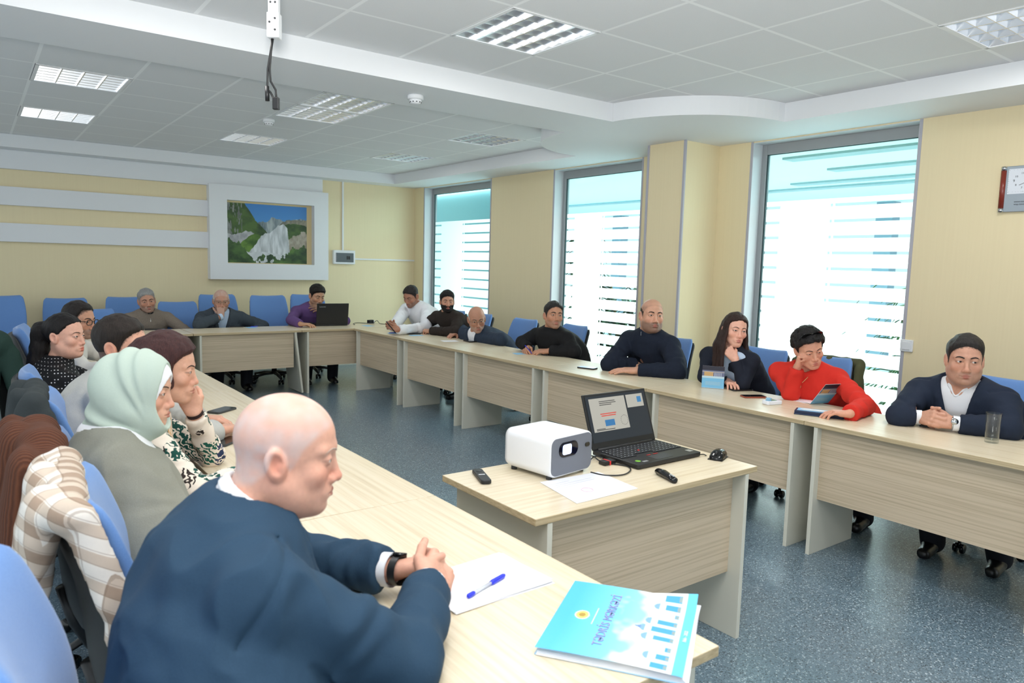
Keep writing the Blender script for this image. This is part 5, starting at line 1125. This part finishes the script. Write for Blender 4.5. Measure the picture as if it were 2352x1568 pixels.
# before the bald man: stack of sheets, pen, brochure
paper((1105, 1336), .22, .305, 92, 'stack of blank white sheets beside the bald man\'s hands', 5, name='paper_stack')
a, b = atz((1076, 1366), .765), atz((1159, 1318), .765); d = Vector(b-a); L_ = d.length
pr = empty('ballpoint_pen', (a[0], a[1], .7625), math.atan2(d.y, d.x), 'blue capped ballpoint pen lying on the white sheets', 'pen')
M_PBLUE = mat('pen_blue', (42, 56, 214), .25)
MB().cyl((0, 0, 0), (L_*.62, 0, 0), .0042, n=14).build('barrel', mat('pen_clear', (206, 210, 218), .15), pr); MB().cyl((L_*.12, 0, .002), (L_*.6, 0, .002), .0022, n=8).build('ink_tube', M_BLACK, pr)
MB().tube([(L_*.6, 0, 0), (L_*.66, 0, 0), (L_*.95, 0, 0), (L_, 0, 0)], [.0055, .0068, .0062, .004], 14).build('cap', M_PBLUE, pr); MB().tube([(-.004, 0, 0), (0, 0, 0), (L_*.13, 0, 0), (L_*.15, 0, 0)], [.003, .0058, .0058, .0045], 14).build('end_plug', M_PBLUE, pr)
# training centre brochure, cover as a printed sheet: u along the text lines, v from head to foot
def brochure_img(w=150, h=170):
    X, Yg = np.meshgrid(np.linspace(0, 1, w), np.linspace(1, 0, h)); C = lambda c: np.array(c, float); V = 1-Yg     # V = 0 at the head
    n = np.zeros_like(X)
    for k, f in ((1., 5), (.5, 11), (.25, 23)): n += k*vnoise(X.astype(np.float32), V.astype(np.float32), 0*X, f)
    img = C((84, 190, 245))+(np.clip((V-.1)/.5, 0, 1)[..., None])*C((70, 36, 8))
    k = np.clip((V-.50+n*.28)/.12, 0, 1)*.95; img = img*(1-k[..., None])+C((246, 250, 252))*k[..., None]
    def rect(u0, u1, v0, v1, c): m = (X >= u0) & (X <= u1) & (V >= v0) & (V <= v1); img[m] = c
    sh = ((X-.5)/.062)**2+((V-.20)/.055)**2; img[sh < 1] = (236, 238, 226); img[sh < .72] = (244, 220, 120); img[sh < .22] = (180, 150, 70)
    for x0, x1, h_, dome in ((.02, .10, .12, 0), (.12, .2, .1, 1), (.22, .30, .05, 0), (.34, .42, .15, 1), (.44, .53, .18, 2), (.55, .63, .15, 1), (.66, .74, .04, 0), (.76, .86, .12, 1), (.88, .98, .14, 0)):
        rect(x0-.01, x1+.01, .90-h_-.05, .90, (226, 234, 242)); rect(x0+.012, x1-.012, .90-h_+.0, .89, (84, 168, 226)); rect(x0+.02, x1-.02, .865, .893, (150, 170, 170))
        if dome: c_ = ((X-(x0+x1)/2)/.045)**2+((V-(.90-h_-.05))/.04)**2; img[(c_ < 1) & (V < .90-h_-.05)] = (136, 178, 236)
        if dome == 2: m = (np.abs(X-(x0+x1)/2) < (V-(.90-h_-.13))*.45) & (V > .90-h_-.13) & (V < .90-h_-.08); img[m] = (120, 150, 230)
    rect(0, 1, .90, .905, (120, 140, 160)); rect(0, 1, .905, .925, (248, 250, 252)); rect(0, 1, .925, 1, (110, 205, 246))
    return np.clip(img, 0, 255)[::-1] if 0 else np.clip(img, 0, 255)[::-1]
q = [Vector(atz(px, DZ+.02)) for px in ((1250, 1455), (1337, 1312), (1630, 1384), (1568, 1552))]     # head left, head right, foot right, foot left
ux = (q[1]-q[0]); vx = (q[3]-q[0]); bw, bl = ux.length, vx.length
ex = ux.normalized(); ez = Vector((0, 0, 1)); ey = ez.cross(ex)
Mb = Matrix([[ex.x, ey.x, 0, q[3].x], [ex.y, ey.y, 0, q[3].y], [0, 0, 1, DZ+.001], [0, 0, 0, 1]])
br = empty('brochure', (0, 0, 0), 0, 'large light blue brochure with building picture at the near desk corner', 'brochure'); br.matrix_world = Mb
pg = MB()
for k in range(6): pg.box((.003, -.012+.003*k, .0008+k*.0022), (bw-.004-.004*(k % 3), bl-.004, .0024+k*.0022), M=Matrix.Rotation(R_(-.6*k+1), 4, 'Z'))
pg.build('pages', M_PAPER, br)
cv = printed('cover', brochure_img(), bw, bl, br, .22); cv.location = (0, 0, .0155)
co_ = np.empty(len(cv.data.vertices)*3, np.float32); cv.data.vertices.foreach_get('co', co_); co_ = co_.reshape(-1, 3); co_[:, 2] += .020*np.clip((co_[:, 0]/bw-.75)/.25, 0, 1)**2*np.clip((.35-co_[:, 1]/bl)/.35, 0, 1)+.004*np.sin(co_[:, 1]/bl*3); cv.data.vertices.foreach_set('co', co_.ravel()); cv.data.update()
MB().box((0, 0, 0), (bw, bl, .0012)).build('back_cover', M_LBLUE, br)
M_TXT = mat('violet_ink', (150, 150, 206), .5)
text('TƏDRİS MƏRKƏZİ', 'title', bw*.5, bl*.60, .030, Matrix.Identity(4), br, M_TXT, .0185+.002); text('•••••••••••••••••••', 'subtitle', bw*.5, bl*.70, .012, Matrix.Identity(4), br, M_PAPER, .0185+.002); text('Bakı - 2022', 'imprint', bw*.46, bl*.035, .011, Matrix.Identity(4), br, M_PAPER, .019)
# ---- small desk: projector, laptop, mouse, remotes, papers
A = np.array([atz(px, DZ) for px in ((1262, 1108), (1352, 1082), (1182, 1078))]); fx = unit(A[1]-A[0]); fy = V_(-fx[1], fx[0], 0); pw = .255; pdp = .245
pj = empty('projector', tuple(A[0]), math.atan2(fx[1], fx[0]), 'white rounded box projector with grey front and lit lens', 'projector')
Mf = Matrix(((1, 0, 0, 0), (0, 0, 1, 0), (0, 1, 0, 0), (0, 0, 0, 1)))   # local prism axis to y
PW, PH, PD = .25, .158, .25
rs = []
for y, k in ((0, .985), (.006, 1.), (PD-.02, 1.), (PD, .95)): rs.append([(PW/2+(a-PW/2)*k, y, .012+PH/2+(b-PH/2)*k) for a, b in rrect(PW, PH, .032, 7, PW/2, PH/2)])
MB().rings([r_[::-1] for r_ in rs]).build('housing', mat('projector_white', (240, 242, 246), .35), pj)
MB().prism(rrect(PW-.012, PH-.012, .027, 7, PW/2, PH/2+.012), -.004, .004, M=Mf).build('front_panel', mat('projector_grey', (112, 116, 126), .7), pj)
lw = MB().prism(rrect(.112, .058, .028, 8, PW*.40, PH*.66+.012), -.0065, -.003, M=Mf).build('lens_window', mat('lens_black', (10, 12, 30), .06), pj)
MB().prism(rrect(.052, .040, .010, 5, PW*.36, PH*.66+.012), -.0072, -.006, M=Mf).build('lens', mat('lens_glow', (220, 230, 255), .1, emit=(170, 190, 255), estr=2.5), lw)
MB().prism(rrect(.028, .017, .008, 6, PW*.86, PH*.66+.012), -.0062, -.003, M=Mf).build('sensor', M_BLACKG, pj)
ft = MB()
for x in (.03, PW-.03):
    for y in (.03, PD-.03): ft.cyl((x, y, 0), (x, y, .014), .012)
ft.build('foot', M_DARK, pj)
# laptop
c0 = atz((1466, 1080), DZ); c1 = atz((1612, 1048), DZ); c2 = atz((1372, 1040), DZ); lx = unit(c1-c0)
lp = empty('laptop', (c0[0], c0[1], DZ), math.atan2(lx[1], lx[0]), 'black laptop open on the small desk with slides on its screen', 'laptop')
LW, LD = .405, .275
sh = MB().prism(rrect(LW, LD, .012, 4, LW/2, LD/2), .004, .022).build('base', M_BLACK, lp, bevel=.003)
kk = MB(); kt = MB(); rg = random.Random(3)
for r_i in range(6):
    for c_i in range(17):
        if r_i == 0 and 4 <= c_i <= 8: continue
        x = .016+c_i*.0222; y = .105+r_i*.0222; kk.box((x, y, .0222), (x+.0188, y+.0188, .0248)); kt.box((x+.003, y+.010, .0249), (x+.007, y+.0145, .0252))
kk.build('keyboard', mat('key_black', (34, 36, 40), .5), lp); kt.build('key_legend', mat('key_white', (196, 202, 206), .5), lp)
MB().prism(rrect(.105, .062, .006, 3, LW*.46, .048), .0218, .0226).build('touchpad', M_DARK, lp)
rd_ = MB().cyl((LW*.42, .158, .024), (LW*.42, .158, .028), .005, n=12); rd_.box((LW*.36, .086, .0226), (LW*.42, .090, .0236)); rd_.box((LW*.46, .086, .0226), (LW*.53, .090, .0236)); rd_.build('pointing_stick', mat('red_key', (214, 52, 52), .4), lp)
st_ = MB(); st_.cyl((.045, .045, .0222), (.045, .045, .0228), .012); st_.build('sticker', mat('sticker_green', (130, 200, 60), .4), lp); MB().box((.055, .02, .0222), (.085, .034, .0228)).build('sticker', M_SILVER, lp); MB().box((LW-.045, .03, .0222), (LW-.018, .058, .0228)).build('emblem_plate', M_SILVER, lp)
lid = empty('lid', (0, LD-.008, .022)); lid.parent = lp; lid.rotation_euler = (R_(-20), 0, 0)       # lid's own frame: x right, z up along the screen, -y towards the keyboard
LH = .247
MB().box((0, 0, 0), (LW, .009, LH)).build('lid_shell', M_BLACK, lid, bevel=.003)
Ms = Matrix(((1, 0, 0, 0), (0, 0, -1, 0), (0, 1, 0, 0), (0, 0, 0, 1)))   # sheet x,y -> x,z, out -> -y
def scr(x0, y0, x1, y1, c, e, z, name='screen', par=lid): o_ = MB().quad(*[Ms@Vector(v_) for v_ in ((x0, y0, z), (x1, y0, z), (x1, y1, z), (x0, y1, z))]).build(name, mat('scr_%d_%d_%d' % c, tuple(int(k*.25) for k in c), .3, emit=c, estr=e), par); return o_
scn = scr(.012, .03, LW-.012, LH-.01, (44, 54, 66), .55, .0012)
for x0, y0, x1, y1, c in ((.03, .075, .255, .225, (190, 188, 178)), (.265, .165, .375, .225, (190, 188, 178)), (.335, .185, .362, .212, (66, 134, 186)), (.105, .096, .165, .124, (56, 124, 180))): scr(x0, y0, x1, y1, c, .75, .0018 if c[0] > 100 else .0022, 'slide', scn)
M_S1 = mat('scr_ink', (40, 40, 44), .5); M_S2 = mat('scr_red', (210, 70, 60), .5); mt_ = MB()
for rows in (((.207, .09, .19), (.199, .09, .195), (.191, .09, .165)), ((.085, .045, .10), (.080, .045, .16))):
    for y, x0, x1 in rows: mt_.box((x0, y, .0021), (x1, y+.003, .0023), M=Ms)
    mt_.build('slide_lettering', M_S1, scn); mt_ = MB()
for k in range(16): a = 2*pi*k/16; mt_.box((.228+.022*cos(a)-.002, .113+.022*sin(a)-.001, .0021), (.228+.022*cos(a)+.002, .113+.022*sin(a)+.001, .0023), M=Ms)
mt_.build('slide_emblem_dots', M_S1, scn); mr = MB()
for y, x0, x1 in ((.150, .085, .185), (.141, .09, .18)): mr.box((x0, y, .0021), (x1, y+.0045, .0023), M=Ms)
mr.build('slide_heading_lettering', M_S2, scn)
MB().cyl((.03, LD-.006, .02), (LW-.03, LD-.006, .02), .009, n=14).build('hinge', M_BLACK, lp)
hb_ = MB().box((-.075, .115, .002), (-.012, .155, .018)).build('card_reader', M_BLACK, lp, bevel=.002); MB().box((-.05, .114, .0018), (-.042, .156, .0185)).build('red_band', mat('red_key', (214, 52, 52), .4), hb_)
P0 = lambda px, dz=.004: Vector(atz(px, DZ+dz))
def cord(pts, r, label, name='cable'): return tag(MB().tube(pts, r, 8).build(name, M_BLACK), label, 'cable')
def smooth(pts, n=6):
    pts = [Vector(p_) for p_ in pts]; out = []
    for i in range(len(pts)-1):
        p0, p1, p2, p3 = pts[max(i-1, 0)], pts[i], pts[i+1], pts[min(i+2, len(pts)-1)]
        for k in range(n): t_ = k/n; out.append(.5*((2*p1)+(p2-p0)*t_+(2*p0-5*p1+4*p2-p3)*t_*t_+(3*p1-p0-3*p2+p3)*t_**3))
    return out+[pts[-1]]
cord(smooth([P0(q_) for q_ in ((1398, 1064), (1440, 1070), (1448, 1080), (1430, 1090), (1390, 1091), (1357, 1084))]), .0028, 'thin black cable looping on the small desk in front of the laptop')
cord(smooth([P0(q_, .008) for q_ in ((1385, 1052), (1372, 1047), (1362, 1050), (1356, 1056))]), .003, 'short black cable between projector and laptop')
cord(smooth([P0(q_, .010) for q_ in ((1386, 1060), (1374, 1056), (1364, 1048), (1355, 1046))]), .003, 'second short black cable behind the projector')
def mouse(px, rz, label, s=1.):
    p_ = atz(px, DZ); r_ = empty('computer_mouse', (p_[0], p_[1], DZ), R_(rz), label, 'mouse'); rs = []
    for z_, k in ((.0, .94), (.006, 1.), (.016, .98), (.026, .86), (.034, .62), (.038, .30)): rs.append([(x_*k, y_*k+(-.010*(z_/.038)), z_*(1-.25*(y_*k > .02)*(y_*k-.02)/.03)) for x_, y_ in rrect(.062*s, .112*s, .030*s, 7)])
    MB().rings(rs).build('shell', M_BLACKG, r_); MB().cyl((-.003, .03, .030), (.003, .03, .030), .008, n=14).build('wheel', M_DARK, r_)
    MB().box((-.032*s, -.05*s, .0), (.032*s, .05*s, .003)).build('sole', M_BLACK, r_); return r_
mouse((1649, 1052), 112, 'black mouse at the right corner of the small desk'); cord(smooth([P0((1622, 1046), .006), P0((1616, 1043), .004), P0((1600, 1044), .004)]), .0022, 'short mouse cable beside the laptop')
r_ = empty('remote_control', (*atz((1106, 1098), DZ)[:2], DZ), 0, 'slim black remote control left of the white projector', 'remote control'); a, b = atz((1090, 1081), DZ), atz((1116, 1113), DZ); r_.rotation_euler = (0, 0, math.atan2(b[1]-a[1], b[0]-a[0])-pi/2)
MB().prism(rrect(.042, .165, .014, 5), 0, .016).build('body', M_BLACK, r_, bevel=.004); MB().cyl((0, -.045, .016), (0, -.045, .0172), .012).build('dial_button', M_DARK, r_); MB().box((-.012, .0, .016), (.012, .006, .0168)).build('label_strip', M_WHITE, r_)
a, b = atz((1512, 1080), DZ+.015), atz((1550, 1101), DZ+.015); r_ = empty('presenter', (*((a+b)/2)[:2], DZ), math.atan2(b[1]-a[1], b[0]-a[0])-pi/2, 'curved black presentation pointer in front of the laptop', 'presenter')
MB().rings([[(x_*k, y_, z_*h_) for x_, z_ in [(cos(2*pi*q_/16), .5+.5*sin(2*pi*q_/16)) for q_ in range(16)]] for y_, k, h_ in ((-.07, .006, .012), (-.065, .016, .024), (-.02, .019, .030), (.03, .014, .026), (.06, .016, .022), (.068, .008, .014))]).build('body', M_BLACKG, r_)
bt = MB()
for k in range(3): bt.cyl((0, .03+.012*k, .024), (0, .03+.012*k, .027), .0045, n=10)
bt.build('button', M_SILVER, r_)
q = [atz(px, DZ) for px in ((1240, 1108), (1325, 1157), (1465, 1122), (1374, 1084))]
pp = MB(); pp.add([(*v_[:2], DZ+.001) for v_ in q]+[(*v_[:2], DZ+.0022) for v_ in q], [(3, 2, 1, 0), (4, 5, 6, 7), (0, 1, 5, 4), (1, 2, 6, 5), (2, 3, 7, 6), (3, 0, 4, 7)]); pp = pp.build('paper_sheet', M_PAPER); tag(pp, 'printed white sheet with faint pink stamp before the projector', 'paper')
cx_ = sum(q)/4; u_ = unit(q[2]-q[1]); v__ = V_(-u_[1], u_[0], 0); MM = Matrix([[u_[0], v__[0], 0, cx_[0]], [u_[1], v__[1], 0, cx_[1]], [0, 0, 1, DZ+.0026], [0, 0, 0, 1]]); ln_ = MB()
for k in range(7): ln_.box((-.12, .085-.018*k, 0), (-.12+(.2 if k % 3 else .1), .086-.018*k, .0003), M=MM)
ln_.build('print_lines', mat('pale_ink', (206, 208, 222), .6), pp); MB().tube([MM@Vector((-.04+.022*cos(2*pi*k/20), -.035+.022*sin(2*pi*k/20), .0003)) for k in range(21)], .0012, 5).build('stamp', mat('pink_ink', (226, 186, 208), .6), pp)
# ---- window row desks
def tent(px0, px1, h, label, lean=12, skew=0):
    a, b = Vector(atz(px0, DZ)), Vector(atz(px1, DZ)); d_ = (b-a); w_ = d_.length; r_ = empty('leaflet', a, math.atan2(d_.y, d_.x), label, 'leaflet', 'standing leaflets on the window row'); r_.rotation_euler = (0, R_(skew), math.atan2(d_.y, d_.x)); r_.location.z += .002
    n_ = 90; X, Yg = np.meshgrid(np.linspace(0, 1, 60), np.linspace(0, 1, n_)); img = np.zeros((n_, 60, 3))+np.array((120, 186, 224.)); V_y = Yg
    img[(V_y > .46) & (V_y < .54)] = (190, 214, 226); m_ = (V_y >= .54) & (V_y < .80); img[m_] = (104, 110, 140); img[m_ & (X > .1) & (X < .5) & (V_y < .72)] = (196, 160, 110); img[m_ & (X > .55) & (X < .9) & (V_y < .70) & (np.sin(X*90) > 0)] = (170, 178, 196); img[(V_y >= .72) & (V_y < .75)] = (206, 196, 180); img[V_y >= .80] = (44, 44, 58)
    for k in range(3): img[(np.abs(V_y-.16-.055*k) < .011) & (X > .16) & (X < .84) & (np.sin(X*120+k) > -.5)] = (182, 196, 196)
    f_ = printed('front_page', img, w_, h, r_, .3, Matrix.Rotation(R_(90+lean*-1), 4, 'X'))
    MB().box((0, -.0005, 0), (w_, .0008, h), M=Matrix.Rotation(R_(-lean), 4, 'X')@Matrix.Translation((0, .0015, 0))).build('front_board', M_PAPER, r_); (MB().box((0, .0, .001), (w_, h, .0022)).build('back_page', M_PAPER, r_) if not skew else None); return r_
tent((1611, 890), (1662, 894), .155, 'light blue folded leaflet standing before the young woman in navy', 2); tent((1861, 928), (1902, 926), .185, 'light blue folded leaflet tilted open before the woman in red', -40)
paper((1835, 918), .20, .12, 78, 'white sheet under the tilted leaflet before the woman in red')
p = atz((1773, 928), DZ); r_ = empty('tissue_pack', (p[0], p[1], DZ), R_(75), 'white and blue tissue packet beside the brown phone', 'tissues'); MB().prism(rrect(.06, .115, .012, 4), 0, .026).build('pack', mat('foil_white', (232, 236, 244), .3), r_, bevel=.006); MB().box((-.02, -.02, .026), (.022, .02, .0275)).build('print_patch', mat('patch_green', (110, 150, 120), .4), r_); MB().rings([[(x_*k-.008, y_*k+.035, .026+z_) for x_, y_ in rrect(.034, .03, .01, 4)] for z_, k in ((0, 1), (.01, .7), (.016, 1.1))]).build('tissue', M_LBLUE, r_)
a, b = Vector(atz((1823, 951), DZ)), Vector(atz((1937, 964), DZ)); d_ = b-a; r_ = empty('pen_folder', a, math.atan2(d_.y, d_.x), 'dark navy folder holding a white pen before the woman in red', 'folder'); w_ = d_.length
MB().box((0, 0, .001), (w_, .03, .006)).build('flap', mat('navy_leather', (34, 46, 76), .4), r_, bevel=.002); fb = MB().box((0, .02, .001), (w_, .115, .022)).build('cover', mat('navy_leather', (34, 46, 76), .4), r_, bevel=.002)
MB().box((.012, .03, .022), (w_-.012, .11, .0235)).build('inner_sheet', M_LBLUE, fb); MB().box((w_*.6, .05, .0235), (w_*.92, .085, .0245)).build('red_card', mat('card_red', (160, 40, 46), .4), fb)
pn_ = MB().tube([(.03, .04, .028), (.05, .04, .028), (w_*.8, .04, .028), (w_*.84, .04, .028)], [.002, .006, .006, .004], 12).build('ballpoint_pen', M_WHITE); pn_.matrix_world = r_.matrix_basis.copy(); pn_.location = r_.location; pn_.rotation_euler = r_.rotation_euler; tag(pn_, 'white pen lying in the dark navy folder', 'pen')
M_THIN = mat('thin_glass', (255, 255, 255)); t = NT(M_THIN); a_ = t.n('ShaderNodeBsdfTransparent'); a_.inputs[0].default_value = (.93, .95, .95, 1); b_ = t.n('ShaderNodeBsdfGlossy'); b_.inputs['Roughness'].default_value = .03; w_ = t.n('ShaderNodeLayerWeight'); w_.inputs['Blend'].default_value = .5; w_f = t.math('ADD', t.math('MULTIPLY', t.math('POWER', w_.outputs['Facing'], 4.), .55), .03); x_m = t.n('ShaderNodeMixShader'); t.l(w_f, x_m.inputs[0]); t.l(a_.outputs[0], x_m.inputs[1]); t.l(b_.outputs[0], x_m.inputs[2]); t.l(x_m.outputs[0], t.t.nodes['Material Output'].inputs[0])
p = atz((2277, 1016), DZ); gl_ = empty('drinking_glass', (p[0], p[1], DZ+.0005), 0, 'tall clear glass with a little water before the suited man', 'glass')
MB().lathe([(.024, 0), (.030, .001), (.036, .15), (.0375, .15), (.034, .149), (.0325, .146), (.0285, .016), (.01, .012)], 32).build('tumbler', M_THIN, gl_); MB().lathe([(.0275, .0175), (.0295, .04), (.001, .0402)], 32).build('water', M_THIN, gl_)
r_ = lay('tablet', (1092, 784), .15, .22, .012, 84, 'black tablet under the old man\'s hands', 'tablet', M_BLACK, bevel=.002); MB().prism(rrect(.138, .205, .008, 4), .012, .0126).build('screen', M_SCREEN, r_)
paper((1032, 783), .13, .17, 80, 'white sheet under the old man\'s right hand'); 
p = atz((1410, 852), DZ); r_ = empty('car_key', (p[0], p[1], DZ), R_(70), 'small white key fob at the quarter zip man\'s fingertips', 'key fob'); MB().prism(rrect(.034, .07, .016, 5), 0, .014).build('fob', M_WHITE, r_, bevel=.005); MB().prism(rrect(.014, .014, .006, 4, 0, .045), .003, .009).build('ring', M_CHROME, r_)
# notes and pens along the far desks
for px, rz, lb in (((905, 765), 80, 'light blue note under the phone man\'s hands'), ((960, 772) if 0 else (955, 770), 78, 'light blue note under the bearded man\'s fists'), ((1197, 812), 78, 'light blue note under the writing man\'s hand'), ((578, 752), 4, 'light blue note on the back desk before the grey suit man'), ((370, 757), 6, 'light blue note before the brown sweater man'), ((845, 748), 10, 'light blue note right of the black laptop')):
    paper(px, .11, .15, rz, lb, 1, M_LBLUE, 'note', 'light blue notes on the desks', name='note_sheet')
lay('notebook', (352, 757), .12, .17, .010, 80, 'closed black notebook before the brown sweater man', 'notebook', M_BLACK)
def small_pen(px0, px1, label, z0=.758, z1=.758, m=None): a, b = Vector(atz(px0, z0)), Vector(atz(px1, z1)); o_ = MB().tube([a, a.lerp(b, .06), a.lerp(b, .94), b], [.0015, .004, .004, .003], 10).build('ballpoint_pen', m or M_PBLUE); return tag(o_, label, 'pen', 'blue pens')
small_pen((575, 750), (592, 749), 'blue pen on the note before the grey suit man'); small_pen((893, 764), (912, 763), 'blue pen under the phone man\'s hands'); small_pen((1222, 812), (1206, 793), 'blue pen in the writing man\'s fingers', .77, .86)
hp_ = atd((1834, 806), 4.86); small_pen((0, 0), (0, 0), 'blue pen sticking out of the fist of the woman in red') if 0 else tag(MB().tube([Vector(hp_)+Vector(v_) for v_ in ((.02, .015, -.05), (.018, .014, -.045), (-.012, .02, .055), (-.014, .021, .06))], [.002, .0045, .0045, .003], 10).build('ballpoint_pen', M_PBLUE), 'blue pen sticking up from the fist of the woman in red', 'pen', 'blue pens')
# back row laptop seen from behind, mouse, charger
a, b = Vector(atz((726, 749), DZ)), Vector(atz((792, 747), DZ)); w_ = .40; an = math.atan2((b-a).y, (b-a).x)
lb_ = empty('laptop', a, an-.10, 'black laptop on the back corner desk with its lid towards the camera', 'laptop'); MB().prism(rrect(w_, .26, .012, 4, w_/2, .13), .003, .022).build('base', M_BLACK, lb_, bevel=.002)
ld_ = MB().box((0, -.004, 0), (w_, .006, .265), M=Matrix.Translation((0, .0, .022))@Matrix.Rotation(R_(10), 4, 'X')).build('lid', M_BLACK, lb_, bevel=.003); text('Lenovo', 'lid_badge', .07, .225, .026, Matrix.Translation((0, 0, .022))@Matrix.Rotation(R_(10), 4, 'X')@Matrix.Rotation(R_(90), 4, 'X'), ld_, M_SILVER, .0045)
ky = MB()
for r_i in range(5):
    for c_i in range(14): ky.box((.02+c_i*.026, .05+r_i*.024, .022), (.042+c_i*.026, .07+r_i*.024, .0245))
ky.build('keyboard', M_DARK, lb_)
mouse((712, 747), -60, 'dark mouse under the purple sweater man\'s hand', .9)
p = atz((852, 742), DZ); r_ = empty('charger_block', (p[0], p[1], DZ), R_(20), 'black charger block with cable on the corner desk', 'charger'); MB().box((-.05, -.025, 0), (.03, .025, .045)).build('brick', M_BLACK, r_, bevel=.006); MB().box((.03, -.02, .006), (.05, .02, .036)).build('plug_face', M_WHITE, r_, bevel=.004)
cord(smooth([P0(q_, .006) for q_ in ((845, 742), (820, 741), (812, 743))]+[P0((815, 745), .006)]), .004, 'black cable left of the charger block'); cord(smooth([P0((858, 742), .02), P0((866, 736), .02), P0((873, 743), .006), P0((890, 744), .006)]), .004, 'black cable right of the charger block')
# ---- plants outside the windows
M_LEAFG = mat('plant_leaf', (62, 104, 48), .45); M_LEAFD = mat('plant_leaf_dark', (40, 74, 44), .5); M_STEM = mat('plant_stem', (104, 92, 64), .7)
def plant(x, y, h, n, ln, m, label, name, seed, wl=.05):
    rg = np.random.default_rng(seed); r_ = empty(name, (x, y, -.12), 0, label, 'plant'); st_ = MB(); lf = MB()
    for s_ in range(3):
        a = rg.uniform(0, 6.28); tp = V_(.25*cos(a), .25*sin(a), h*rg.uniform(.75, 1)); st_.tube([(.05*cos(a), .05*sin(a), 0), tp*.5, tp], [.03, .024, .012], 8)
        for k in range(n):
            u = rg.uniform(.35, 1); b0 = tp*u; az = rg.uniform(0, 6.28); el = rg.uniform(.1, 1.1); L_ = ln*rg.uniform(.7, 1.2); pts = []
            for q_ in range(6): t_ = q_/5; rr = L_*t_; pts.append(b0+V_(cos(az)*rr, sin(az)*rr, L_*(sin(el)*t_-.85*t_*t_)))
            sd = V_(-sin(az), cos(az), 0); wd = [.3, .8, 1, .85, .5, .05]
            lf.rings([[p_-sd*wl*w__*.5, p_+V_(0, 0, .006*w__), p_+sd*wl*w__*.5, p_-V_(0, 0, .004)] for p_, w__ in zip(pts, wd)])
    st_.build('stem', M_STEM, r_); lf.build('foliage', m, r_)
plant(7.05, 3.02, 1.75, 40, .55, M_LEAFG, 'green strap-leaved plant outside the third window', 'strap_leaf_plant', 1)
plant(6.65, 2.45, 1.35, 34, .5, M_LEAFG, 'lower green plant outside the third window near its right jamb', 'strap_leaf_plant', 6)
plant(6.75, 7.15, 2.2, 70, .42, M_LEAFD, 'dark leafy plant outside the second window', 'leafy_plant', 2, .08); plant(6.9, 6.7, 1.6, 60, .42, M_LEAFD, 'lower dark leafy plant outside the second window', 'leafy_plant', 3, .08)
